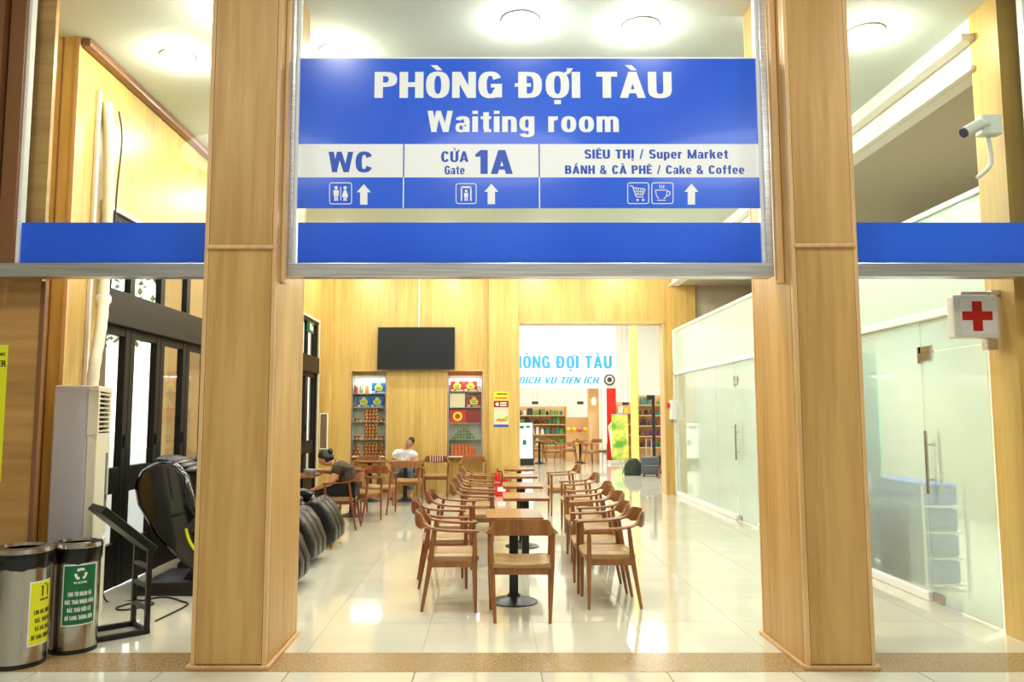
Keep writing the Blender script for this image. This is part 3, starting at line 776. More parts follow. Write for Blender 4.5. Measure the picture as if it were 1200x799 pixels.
def chair_meshes(wd, tagn):
    M = {}
    full = smooth_path([(-0.262, 0.235, 0.652), (-0.266, 0.10, 0.655), (-0.268, -0.04, 0.662), (-0.258, -0.16, 0.682), (-0.205, -0.245, 0.726), (-0.11, -0.285, 0.735), (0, -0.30, 0.738)], 36)
    full = full + [Vector((-p.x, p.y, p.z)) for p in reversed(full[:-1])]
    n = len(full)
    def sec(p):
        k = min(max((-0.12 - p.y) / 0.12, 0), 1) * min(max((0.255 - abs(p.x)) / 0.05, 0), 1); k = k * k * (3 - 2 * k)
        return (0.026 * (1 - k) + 0.011 * k, 0.013 * (1 - k) + 0.066 * k)
    S_ = [(p,) + sec(p) for p in full]
    i0 = next(i for i, p in enumerate(full) if p.y < -0.20)
    M['arm_l'] = sweep(S_[:i0 + 1]).mesh('arm', wd, smooth=50)
    M['arm_r'] = sweep(S_[n - i0 - 1:]).mesh('arm', wd, smooth=50)
    M['back'] = sweep(S_[i0:n - i0]).mesh('backrest', wd, smooth=50)
    for s, k in ((-1, 'l'), (1, 'r')):
        M['fl' + k] = MB().tube([(s * 0.245, 0.205, 0), (s * 0.25, 0.2, 0.4), (s * 0.255, 0.2, 0.648)], [0.013, 0.021, 0.017], 8).mesh('leg', wd, smooth=60)
        M['rl' + k] = MB().tube([(s * 0.213, -0.235, 0), (s * 0.235, -0.165, 0.4), (s * 0.252, -0.135, 0.668)], [0.013, 0.022, 0.016], 8).mesh('leg', wd, smooth=60)
    M['frame'] = MB().box(-0.235, 0.235, 0.185, 0.207, 0.355, 0.415).box(-0.225, 0.225, -0.175, -0.153, 0.355, 0.415).box(-0.25, -0.228, -0.165, 0.2, 0.36, 0.412).box(0.228, 0.25, -0.165, 0.2, 0.36, 0.412).mesh('seat_frame', wd, bevel=0.004)
    b = MB(); N = 10; vs = []; fs = []
    for lay in (0, 1):
        for i in range(N + 1):
            for j in range(N + 1):
                u = i / N * 2 - 1; v = j / N * 2 - 1
                e = max(abs(u), abs(v)); x = u * (0.246 - 0.012 * (v < 0) * abs(v)); y = 0.02 + v * 0.215
                if abs(u) > .8 and abs(v) > .8: x *= 0.975; y = 0.02 + (y - .02) * 0.975
                z = 0.412 if lay == 0 else 0.458 + 0.012 * abs(u) ** 2 - 0.008 * (1 - u * u) * (1 - v * v) - (0.022 * max(0, (e - 0.75) / 0.25) ** 2)
                vs.append((x, y, z))
    K = (N + 1) * (N + 1)
    for lay in (0, 1):
        for i in range(N):
            for j in range(N):
                a = lay * K + i * (N + 1) + j; fs.append((a, a + 1, a + N + 2, a + N + 1))
    bd = [i * (N + 1) for i in range(N + 1)] + [N * (N + 1) + j for j in range(1, N + 1)] + [i * (N + 1) + N for i in range(N - 1, -1, -1)] + [j for j in range(N - 1, 0, -1)]
    for i in range(len(bd)):
        a, c = bd[i], bd[(i + 1) % len(bd)]; fs.append((a, c, c + K, a + K))
    M['seat'] = b.add(vs, fs).mesh('seat', SEATL, smooth=50)
    return M
CM = chair_meshes(CHW, 'a'); CMR = chair_meshes(CHWR, 'b')
def chair(x, y, rz, label, group, M=CM):
    t = empty('armchair', (x, y, 0), R(rz)); tag(t, label, 'chair', group)
    for k, nm in (('seat', 'seat'), ('frame', 'seat_frame'), ('back', 'backrest'), ('arm_l', 'arm'), ('arm_r', 'arm'), ('fll', 'leg'), ('flr', 'leg'), ('rll', 'leg'), ('rlr', 'leg')):
        link_copy(M[k], nm, t, (0, 0, 0))
    return t
OD = ['nearest', 'second nearest', 'third', 'fourth', 'fifth', 'sixth', 'seventh', 'eighth', 'farthest']
chair(0.26, 6.49, 0, 'wooden armchair with its back to the camera at the near end of the tables', None)
LROW = [(-0.325, 6.84, -88), (-0.44, 7.70, -84), (-0.38, 8.62, -92), (-0.17, 9.55, -90), (-0.17, 10.45, -86), (-0.15, 11.3, -92), (-0.14, 12.7, -90)]
for i, (x, y, r_) in enumerate(LROW):
    nm = OD[i] if i < 6 else 'farthest'
    chair(x, y, r_, f'{nm} wooden armchair on the left side of the central table row, facing right', 'armchairs left of the central table row', CMR if i in (1, 2) else CM)
RROW = [(1.035, 6.93, 90), (1.02, 7.50, 88), (1.13, 8.48, 92), (1.12, 9.08, 90), (1.20, 9.75, 89), (1.25, 11.2, 90), (1.2, 13.0, 91)]
for i, (x, y, r_) in enumerate(RROW):
    nm = OD[i] if i < 6 else 'farthest'
    chair(x, y, r_, f'{nm} wooden armchair on the right side of the central table row, facing left', 'armchairs right of the central table row')
TM = (MB().box(-0.24, 0.24, -0.32, 0.32, 0.725, 0.755).mesh('tabletop', TOPW, bevel=0.004),
      MB().box(-0.038, 0.038, -0.038, 0.038, 0.03, 0.705).box(-0.15, 0.15, -0.03, 0.03, 0.70, 0.725).box(-0.03, 0.03, -0.2, 0.2, 0.70, 0.725).mesh('column', CAST, bevel=0.004),
      MB().lathe([(0.205, 0), (0.207, 0.008), (0.19, 0.016), (0.12, 0.03), (0.06, 0.05), (0.05, 0.07)], 28).mesh('base', CAST, smooth=40))
def table(x, y, label, group, rz=0, name='cafe_table'):
    t = empty(name, (x, y, 0), R(rz)); tag(t, label, 'table', group)
    link_copy(TM[0], 'tabletop', t, (0, 0, 0)); link_copy(TM[1], 'column', t, (0, 0, 0)); link_copy(TM[2], 'base', t, (0, 0, 0))
    return t
for i, (x, y) in enumerate(((0.215, 6.97), (0.387, 8.5), (0.41, 9.86), (0.44, 11.39), (0.487, 12.89))):
    table(x, y, f'{(OD[:4] + ["farthest"])[i]} small square pedestal table in the central row of tables', 'pedestal tables of the central row')

# seating by the left wall and the back wall
table(-2.72, 11.5, 'pedestal table with a bowl on it, in front of the seated woman', None)
table(-2.2, 12.8, 'pedestal table between the seated woman and the left display niche', None)
table(-1.58, 15.02, 'pedestal table in front of the dozing man', None, 90)
table(-2.25, 15.0, 'pedestal table just left of the table of the dozing man', None, 90)
chair(-2.1, 11.42, 90, 'wooden armchair on which the woman in dark clothes sits', None, CMR)
chair(-1.98, 12.25, -28, 'reddish wooden armchair right behind the chair of the seated woman', None, CMR)
chair(-1.83, 13.12, -8, 'wooden armchair seen from behind, between the seated woman and the man', None, CMR)
chair(-1.48, 14.42, -4, 'wooden armchair seen from behind, across the table from the dozing man', None)
chair(-2.44, 15.85, 180, 'wooden armchair against the back wall under the left display niche', None)
man_ch = chair(-1.66, 15.86, 180, 'wooden armchair on which the dozing man sits', None)
sc_ch = chair(-1.06, 15.72, 180, 'wooden armchair with a striped cloth over its backrest, right of the man', None, CMR)
chair(-0.31, 15.78, 180, 'wooden armchair against the back wall under the right display niche', None)
# cloth over the chair back
cl = MB(); cv = []; cf = []
for i in range(13):
    u = i / 12 * 2 - 1
    for j, (dy, dz) in enumerate(((-0.022, -0.07), (-0.020, 0.0), (-0.018, 0.07), (0, 0.079), (0.018, 0.07), (0.02, 0.0), (0.022, -0.05))):
        x = u * 0.15; yy = -0.30 + 0.015 * (x / 0.11) ** 2
        cv.append((x, yy + dy, 0.732 + dz + 0.004 * math.sin(i * 2.1)))
for i in range(12):
    for j in range(6): a = i * 7 + j; cf.append((a, a + 1, a + 8, a + 7))
co = cl.add(cv, cf).obj('striped_cloth', STRIPE, None, smooth=60, loc=(-1.06, 15.72, 0.0), rot=(0, 0, PI))
tag(co, 'red and white striped cloth hanging over the back of a wooden armchair', 'cloth')

# bowl
bw = MB().lathe([(0.05, 0.0), (0.055, 0.012), (0.095, 0.055), (0.105, 0.085), (0.099, 0.085), (0.085, 0.05), (0.045, 0.018), (0.001, 0.016)], 24, cap=False).obj('bowl', mat('grey_enamel', srgb(170, 178, 180), 0.3, 0.3), smooth=60, loc=(-2.54, 11.32, 0.755))
tag(bw, 'grey metal bowl standing on the table of the seated woman', 'bowl')

# ---------------------------------------------------------------- people
def skin_body(name, joints, edges, material, parent, sub=2, root=0):
    me = bpy.data.meshes.new(name)
    me.from_pydata([j[:3] for j in joints], edges, [])
    o = bpy.data.objects.new(name, me); COL.objects.link(o)
    if parent: o.parent = parent
    md = o.modifiers.new('skin', 'SKIN'); md.use_smooth_shade = True
    for i, j in enumerate(joints):
        r = j[3] if isinstance(j[3], (tuple, list)) else (j[3], j[3])
        me.skin_vertices[0].data[i].radius = r
        me.skin_vertices[0].data[i].use_root = (i == root)
    s = o.modifiers.new('sub', 'SUBSURF'); s.levels = sub; s.render_levels = sub
    me.materials.append(material)
    bpy.context.view_layer.update()
    dg = bpy.context.evaluated_depsgraph_get()
    m2 = bpy.data.meshes.new_from_object(o.evaluated_get(dg)); m2.name = name
    if not m2.materials: m2.materials.append(material)
    m2.polygons.foreach_set('use_smooth', [True] * len(m2.polygons))
    o.modifiers.clear(); o.data = m2
    return o
def hand(J, E, wi, pos, fwd, side, up=Vector((0, 0, 1))):
    """palm and five short fingers, grown from wrist joint index wi"""
    fwd = fwd.normalized(); side = side.normalized()
    p = len(J); c = pos + fwd * 0.045
    J.append((*c, (0.036, 0.018))); E.append((wi, p))
    for k, (o_, l) in enumerate(((-0.027, 0.058), (-0.009, 0.068), (0.009, 0.064), (0.027, 0.05))):
        b = c + side * o_ * 1.1 + fwd * 0.035; q = len(J)
        J.append((*b, 0.0095)); E.append((p, q))
        m = b + fwd * l * .5 - Vector((0, 0, 0.008)); J.append((*m, 0.0085)); E.append((q, q + 1))
        e = m + fwd * l * .4 - Vector((0, 0, 0.022)); J.append((*e, 0.0075)); E.append((q + 1, q + 2))
    b = c - side * 0.036 - fwd * 0.012; q = len(J)
    J.append((*b, 0.011)); E.append((p, q))
    m = b - side * 0.012 + fwd * 0.035; J.append((*m, 0.0095)); E.append((q, q + 1))
def head_mesh(name, parent, M, hair_style):
    """M: matrix placing a head of unit metres, centre at its origin, face towards -Y"""
    o = None
    h = MB()
    # hair cap, slightly larger than the skull, open over the face
    vs = []; fs = []; n = 20; m = 12
    for i in range(m + 1):
        th = PI * 0.72 * i / m
        for k in range(n):
            a = 2 * PI * k / n
            front = max(0.0, -math.sin(a))
            lim = PI * (0.72 - 0.42 * front ** 0.7)
            t2 = min(th, lim)
            jag = 1 + 0.02 * math.sin(k * 5 + i)
            vs.append(M @ Vector((0.083 * jag * math.sin(t2) * math.cos(a), 0.008 + 0.103 * jag * math.sin(t2) * math.sin(a), 0.012 + 0.118 * math.cos(t2))))
    for i in range(m):
        for k in range(n):
            k2 = (k + 1) % n; fs.append((i * n + k, (i + 1) * n + k, (i + 1) * n + k2, i * n + k2))
    h.add(vs, fs)
    if hair_style == 'bun':
        h.ell(M @ Vector((0, 0.115, 0.05)), (0.045, 0.04, 0.045), 12, 8)
        h.ell(M @ Vector((0, 0.08, -0.03)), (0.06, 0.045, 0.06), 12, 8)
    h.obj('hair', HAIR, parent, smooth=70)
    for s in (-1, 1):
        MB().ell(M @ Vector((s * 0.032, -0.086, 0.008)), (0.012, 0.006, 0.005), 8, 6, M.to_3x3().to_4x4()).obj('eye', HAIR, parent, smooth=60)
        MB().ell(M @ Vector((s * 0.033, -0.089, 0.027)), (0.018, 0.005, 0.0035), 8, 6, M.to_3x3().to_4x4()).obj('eyebrow', HAIR, parent, smooth=60)
    MB().ell(M @ Vector((0, -0.089, -0.052)), (0.022, 0.006, 0.006), 10, 6, M.to_3x3().to_4x4()).obj('mouth', mat('lips', srgb(150, 84, 74), 0.5), parent, smooth=60)
def add_head(J, E, neck_i, M):
    def a(x, y, z, r): J.append((*(M @ Vector((x, y, z))), r)); return len(J) - 1
    h0 = a(0, 0.005, -0.085, 0.05); E.append((neck_i, h0))
    h1 = a(0, -0.012, -0.045, (0.066, 0.072)); E.append((h0, h1))
    h2 = a(0, 0.0, 0.01, (0.076, 0.09)); E.append((h1, h2))
    h3 = a(0, 0.012, 0.062, (0.072, 0.085)); E.append((h2, h3))
    h4 = a(0, 0.012, 0.098, 0.045); E.append((h3, h4))
    nz = a(0, -0.088, -0.012, 0.014); E.append((h2, nz))
    nt_ = a(0, -0.104, -0.024, 0.011); E.append((nz, nt_))
    for s in (-1, 1):
        e = a(s * 0.082, 0.012, -0.005, (0.012, 0.02)); E.append((h2, e))

# the dozing man (local: faces -Y like the chair he sits in)
mn = empty('person', (-1.68, 15.80, 0)); tag(mn, 'man in a white patterned shirt dozing on a chair, head tilted to his left shoulder', 'person')
q_ = lambda z: 0.5 + (z - 0.5) * 0.80
Mh = Matrix.Translation((0.10, -0.03, 1.06)) @ Matrix.Rotation(R(32), 4, 'Y') @ Matrix.Rotation(R(6), 4, 'X')
J = [(0, 0.02, 0.52, (0.15, 0.11)), (0, 0.05, q_(0.66), (0.15, 0.11)), (0.0, 0.07, q_(0.84), (0.16, 0.11)), (0.01, 0.06, q_(0.97), (0.12, 0.08)), (0.04, 0.02, q_(1.06), 0.05)]
E = [(0, 1), (1, 2), (2, 3), (3, 4)]
add_head(J, E, 4, Mh)
for s in (-1, 1):
    b = len(J)
    J += [(s * 0.18, 0.05, q_(0.955), 0.058), (s * 0.25, 0.0, q_(0.76), 0.044), (s * 0.26, -0.17, 0.70, 0.036), (s * 0.19, -0.34, 0.765, 0.026)]
    E += [(3, b), (b, b + 1), (b + 1, b + 2), (b + 2, b + 3)]
    hand(J, E, b + 3, Vector((s * 0.19, -0.34, 0.78)), Vector((-s * 0.6, -0.7, 0.05)), Vector((s * 0.75, -0.6, 0)))
    b = len(J)
    J += [(s * 0.10, -0.02, 0.51, 0.082), (s * 0.14, -0.40, 0.50, 0.062), (s * 0.16, -0.44, 0.28, 0.052), (s * 0.17, -0.43, 0.08, 0.035), (s * 0.18, -0.50, 0.04, 0.035), (s * 0.19, -0.60, 0.03, 0.028)]
    E += [(0, b), (b, b + 1), (b + 1, b + 2), (b + 2, b + 3), (b + 3, b + 4), (b + 4, b + 5)]
skin_body('body', J, E, SKIN, mn)
J = [(0, 0.02, 0.55, (0.17, 0.125)), (0, 0.05, q_(0.68), (0.165, 0.125)), (0, 0.07, q_(0.84), (0.18, 0.128)), (0.005, 0.06, q_(0.955), (0.155, 0.105)), (0.02, 0.045, q_(1.01), (0.09, 0.075)), (0.028, 0.035, q_(1.035), (0.062, 0.06))]
E = [(0, 1), (1, 2), (2, 3), (3, 4), (4, 5)]
for s in (-1, 1):
    b = len(J); J += [(s * 0.185, 0.05, q_(0.95), 0.078), (s * 0.235, 0.02, q_(0.82), 0.07)]; E += [(3, b), (b, b + 1)]
skin_body('shirt', J, E, SHIRTW, mn)
J = [(0, 0.02, 0.53, (0.165, 0.12))]; E = []
for s in (-1, 1):
    b = len(J); J += [(s * 0.10, -0.04, 0.52, 0.097), (s * 0.14, -0.40, 0.505, 0.078), (s * 0.16, -0.44, 0.34, 0.075), (s * 0.17, -0.435, 0.16, 0.066)]
    E += [(0, b), (b, b + 1), (b + 1, b + 2), (b + 2, b + 3)]
skin_body('trousers', J, E, GPANT, mn)
head_mesh('head', mn, Mh, 'short')
for s in (-1, 1):
    MB().ell((s * 0.185, -0.53, 0.02), (0.045, 0.115, 0.02), 12, 6).obj('sandal', BLACK, mn, smooth=60)
MB().prism([(-0.05, 0.93), (0.0, 0.83), (0.025, 0.92)], -0.078, -0.062).prism([(0.10, 0.93), (0.05, 0.83), (0.03, 0.92)], -0.078, -0.062).obj('collar', SHIRTW, mn)

# the woman, bent forward, facing -X; local frame faces -Y then rotated
wo = empty('person', (-2.1, 11.42, 0), R(-90)); tag(wo, 'woman with tied black hair in dark clothes, sitting bent forward at the table', 'person')
# local: +x is world -Y (towards the camera), -y is world -X (forward)
Mw = Matrix.Translation((0.0, -0.26, 0.985)) @ Matrix.Rotation(R(32), 4, 'X')
J = [(0, 0.10, 0.52, (0.16, 0.13)), (0, 0.09, 0.66, (0.15, 0.12)), (0, 0.02, 0.80, (0.15, 0.115)), (0, -0.07, 0.895, (0.11, 0.09)), (0, -0.17, 0.935, 0.05)]
E = [(0, 1), (1, 2), (2, 3), (3, 4)]
add_head(J, E, 4, Mw)
# near arm rests down on the knee, far arm on the table
b = len(J)
J += [(0.19, -0.04, 0.85, 0.065), (0.25, -0.10, 0.67, 0.048), (0.21, -0.28, 0.60, 0.036), (0.16, -0.37, 0.565, 0.026)]
E += [(3, b), (b, b + 1), (b + 1, b + 2), (b + 2, b + 3)]
hand(J, E, b + 3, Vector((0.16, -0.37, 0.562)), Vector((-0.25, -0.85, -0.25)), Vector((0.9, -0.2, 0)))
b = len(J)
J += [(-0.19, -0.04, 0.85, 0.065), (-0.24, -0.20, 0.78, 0.048), (-0.2, -0.36, 0.80, 0.036), (-0.12, -0.42, 0.81, 0.026)]
E += [(3, b), (b, b + 1), (b + 1, b + 2), (b + 2, b + 3)]
hand(J, E, b + 3, Vector((-0.12, -0.42, 0.812)), Vector((0.6, -0.7, 0)), Vector((-0.7, -0.6, 0)))
LEGS = []
for s, pts in ((1, [(0.10, 0.06, 0.53, 0.095), (0.13, -0.34, 0.53, 0.07), (0.12, -0.33, 0.33, 0.055), (0.10, -0.12, 0.10, 0.036), (0.10, -0.09, 0.045, 0.034), (0.11, -0.20, 0.03, 0.027)]),
               (-1, [(-0.10, 0.06, 0.53, 0.095), (-0.10, -0.36, 0.52, 0.07), (-0.10, -0.38, 0.30, 0.055), (-0.09, -0.36, 0.10, 0.036), (-0.09, -0.36, 0.045, 0.034), (-0.10, -0.48, 0.03, 0.027)])):
    b = len(J); J += pts; E += [(0, b)] + [(b + k, b + k + 1) for k in range(5)]; LEGS.append(pts)
skin_body('body', J, E, SKIN, wo)
J = [(0, 0.10, 0.52, (0.175, 0.15)), (0, 0.09, 0.66, (0.17, 0.148)), (0, 0.035, 0.79, (0.18, 0.155)), (0, -0.05, 0.885, (0.155, 0.135)), (0, -0.11, 0.918, (0.095, 0.085)), (0, -0.145, 0.93, (0.062, 0.06))]
E = [(0, 1), (1, 2), (2, 3), (3, 4), (4, 5)]
for s in (-1, 1):
    b = len(J); J += [(s * 0.20, -0.04, 0.85, 0.082), (s * 0.235, -0.08, 0.76, 0.075)]; E += [(3, b), (b, b + 1)]
skin_body('blouse', J, E, BLOUSE, wo)
J = [(0, 0.09, 0.54, (0.175, 0.145))]; E = []
for pts in LEGS:
    b = len(J); J += [(p[0], p[1], p[2], p[3] * 1.25) for p in pts[:4]]; E += [(0, b), (b, b + 1), (b + 1, b + 2), (b + 2, b + 3)]
skin_body('trousers', J, E, BPANT, wo)
head_mesh('head', wo, Mw, 'bun')
for (x, y) in ((0.11, -0.14), (-0.10, -0.42)):
    MB().ell((x, y, 0.018), (0.042, 0.115, 0.018), 12, 6).obj('sandal', BLACK, wo, smooth=60)

# ---------------------------------------------------------------- massage chairs (local: forward = +X, width along Y)
def massage_chair_meshes():
    W = 0.37
    def shell(poly, y0, y1, bev=0.05): return MB().prism(poly, y0, y1).mesh('side_shell', GLOSSB, bevel=bev, smooth=50, seg=4)
    side = [(0.62, 0.20), (0.50, 0.26), (0.22, 0.52), (0.04, 0.80), (0.0, 0.98), (0.06, 1.12), (0.20, 1.19), (0.38, 1.18), (0.48, 1.06), (0.54, 0.86), (0.62, 0.70), (0.90, 0.62), (1.08, 0.58), (1.12, 0.46), (1.06, 0.26), (0.98, 0.18)]
    M = {}
    M['side_l'] = shell(side, -W, -W + 0.12); M['side_r'] = shell(side, W - 0.12, W)
    rear = [(0.55, 0.24), (0.26, 0.52), (0.08, 0.80), (0.04, 0.98), (0.09, 1.09), (0.20, 1.15), (0.33, 1.15), (0.36, 1.0), (0.42, 0.80), (0.55, 0.5)]
    M['back'] = MB().prism(rear, -W + 0.08, W - 0.08).mesh('backrest', LEATH, bevel=0.05, smooth=50, seg=4)
    hr = MB()
    for k in range(6):
        u = k / 5; hr.ell((0.16 + 0.26 * u, 0, 1.195 - 0.10 * u * u), (0.055, 0.23, 0.04), 14, 8)
    M['pillow'] = hr.mesh('head_pillow', LEATH, smooth=60)
    M['seat'] = MB().box(0.40, 1.08, -W + 0.12, W - 0.12, 0.36, 0.50).mesh('seat', LEATH, bevel=0.05, smooth=50, seg=4)
    arm = [(0.50, 0.60), (0.56, 0.70), (0.95, 0.665), (1.06, 0.62), (1.05, 0.56), (0.55, 0.56)]
    M['arm_l'] = MB().prism(arm, -W - 0.02, -W + 0.14).mesh('armrest', LEATH, bevel=0.03, smooth=50, seg=3)
    M['arm_r'] = MB().prism(arm, W - 0.14, W + 0.02).mesh('armrest', LEATH, bevel=0.03, smooth=50, seg=3)
    M['base'] = MB().prism([(0.02, 0), (0.02, 0.05), (0.10, 0.12), (0.98, 0.13), (1.05, 0.06), (1.05, 0)], -0.33, 0.33).prism([(0.40, 0.1), (0.52, 0.26), (0.95, 0.26), (0.95, 0.1)], -0.2, 0.2).mesh('base', BLACK, bevel=0.015, smooth=40)
    # calf rest: curved pads with ridges between
    cp = [(1.06, 0.52), (1.16, 0.60), (1.27, 0.58), (1.38, 0.44), (1.46, 0.24), (1.46, 0.09), (1.38, 0.05), (1.28, 0.12), (1.16, 0.26), (1.08, 0.38)]
    for i, y0 in enumerate((-0.34, -0.11, 0.12)):
        M['calf%d' % i] = MB().prism(cp, y0, y0 + 0.22).mesh('calf_pad', LEATH, bevel=0.07, smooth=50, seg=4)
    st = MB()
    pts = smooth_path([(0.50, -W - 0.004, 0.60), (0.53, -W - 0.004, 0.50), (0.60, -W - 0.004, 0.40), (0.74, -W - 0.004, 0.31), (0.92, -W - 0.004, 0.28)], 16)
    st.tube(pts, 0.014, 8)
    M['stripe'] = st.mesh('side_stripe', LIME, smooth=60)
    return M
MM = massage_chair_meshes()
MLAB = ['nearest black massage chair, between the information stand and the left pillar', 'middle black massage chair, right behind the nearest one', 'farthest black massage chair, nearest to the seated woman']
for i, (x, y) in enumerate(((-3.20, 7.50), (-3.30, 8.76), (-3.30, 9.90))):
    t = empty('massage_chair', (x, y, 0)); tag(t, MLAB[i], 'massage chair', 'massage chairs along the glass doors')
    for k, nm in (('base', 'base'), ('side_l', 'side_shell'), ('side_r', 'side_shell'), ('back', 'backrest'), ('pillow', 'head_pillow'), ('seat', 'seat'), ('arm_l', 'armrest'), ('arm_r', 'armrest'), ('calf0', 'calf_pad'), ('calf1', 'calf_pad'), ('calf2', 'calf_pad')):
        link_copy(MM[k], nm, t, (0, 0, 0))
    s = link_copy(MM['stripe'], 'side_stripe', t, (0, 0, 0)); s['label'] = 'curved yellow green stripe'

# ---------------------------------------------------------------- air conditioner, rotated a little
ac = empty('air_conditioner', (-3.0, 6.05, 0), R(15)); tag(ac, 'tall cream floor-standing air conditioner beside the glass doors', 'air conditioner')
# local: x -0.31..0 depth (front at x=0), y 0..0.5 width
box(-0.31, -0.07, 0, 0.5, 0, 1.83).obj('body', ACG, ac, bevel=0.01)
MB().box(-0.07, 0, 0, 0.5, 0, 0.62).box(-0.07, 0.0, 0, 0.5, 0.65, 1.40).box(-0.07, -0.0, 0, 0.5, 1.40, 1.46).box(-0.07, 0, 0, 0.5, 1.79, 1.83).box(-0.07, 0, 0, 0.06, 1.46, 1.79).box(-0.07, 0, 0.44, 0.5, 1.46, 1.79).obj('front_cover', ACP, ac, bevel=0.006)
box(-0.065, -0.045, 0.06, 0.44, 1.46, 1.79).obj('vent_recess', DARKV, ac)
for k in range(9):
    z = 1.475 + k * 0.036
    box(-0.03, 0.0, 0.06, 0.44, z, z + 0.011).obj('louvre', ACP, ac)
box(0.0, 0.006, 0.36, 0.42, 0.85, 1.30).obj('control_panel', mat('control_grey', srgb(120, 122, 124), 0.3), ac)
box(0.006, 0.009, 0.37, 0.41, 0.93, 0.97).obj('display', BLACK, ac)
gr = MB()
for k in range(16):
    gr.box(0.0, 0.004, 0.07, 0.43, 0.12 + k * 0.03, 0.135 + k * 0.03)
tag(gr.obj('intake_grille', ACP, ac), kind='stuff')
# pipe wrapped in white tape and the cable duct
pp = empty('insulated_pipe', (-3.3, 6.45, 1.8)); tag(pp, 'thick cream taped pipe rising from the air conditioner up the wall', 'pipe')
def W2(px, py, Y):
    X, Z = at(px, py, Y); return (X, Y, Z)
pts = [(-3.12, 6.18, 1.80), (-3.14, 6.24, 2.0), (-3.21, 6.45, 2.3), (-3.30, 6.66, 2.55), (-3.345, 6.74, 2.8), (-3.35, 6.76, 3.2), (-3.35, 6.75, 3.6), (-3.355, 6.74, 4.0), (-3.37, 6.74, 4.2), (-3.40, 6.76, 4.36)]
sm = smooth_path(pts, 60)
MB().tube([Vector(p) - pp.location for p in sm], [0.045 + 0.0025 * math.sin(i * 1.9) for i in range(len(sm))], 12).obj('wrapped_pipe', mat('taped_insulation', srgb(222, 216, 190), 0.6), pp, smooth=60)
MB().tube([Vector(p) - pp.location for p in smooth_path([(-3.36, 6.90, 4.35), (-3.34, 6.94, 4.1), (-3.37, 6.95, 3.6), (-3.37, 6.93, 3.0), (-3.38, 6.92, 2.6)], 30)], 0.008, 6).obj('thin_cable', BLACK, pp)
MB().lathe([(0.05, 2.56), (0.062, 2.58), (0.062, 2.62), (0.05, 2.64)], 14, (-3.325, 6.71)).obj('pipe_collar', WHITEP, pp, smooth=50).location = -pp.location
tag(MB().box(-3.418, -3.385, 6.60, 6.635, 1.55, 4.42).obj('cable_duct', WHITEP, bevel=0.004), 'slim white cable duct running up the left wall beside the taped pipe', 'cable duct')

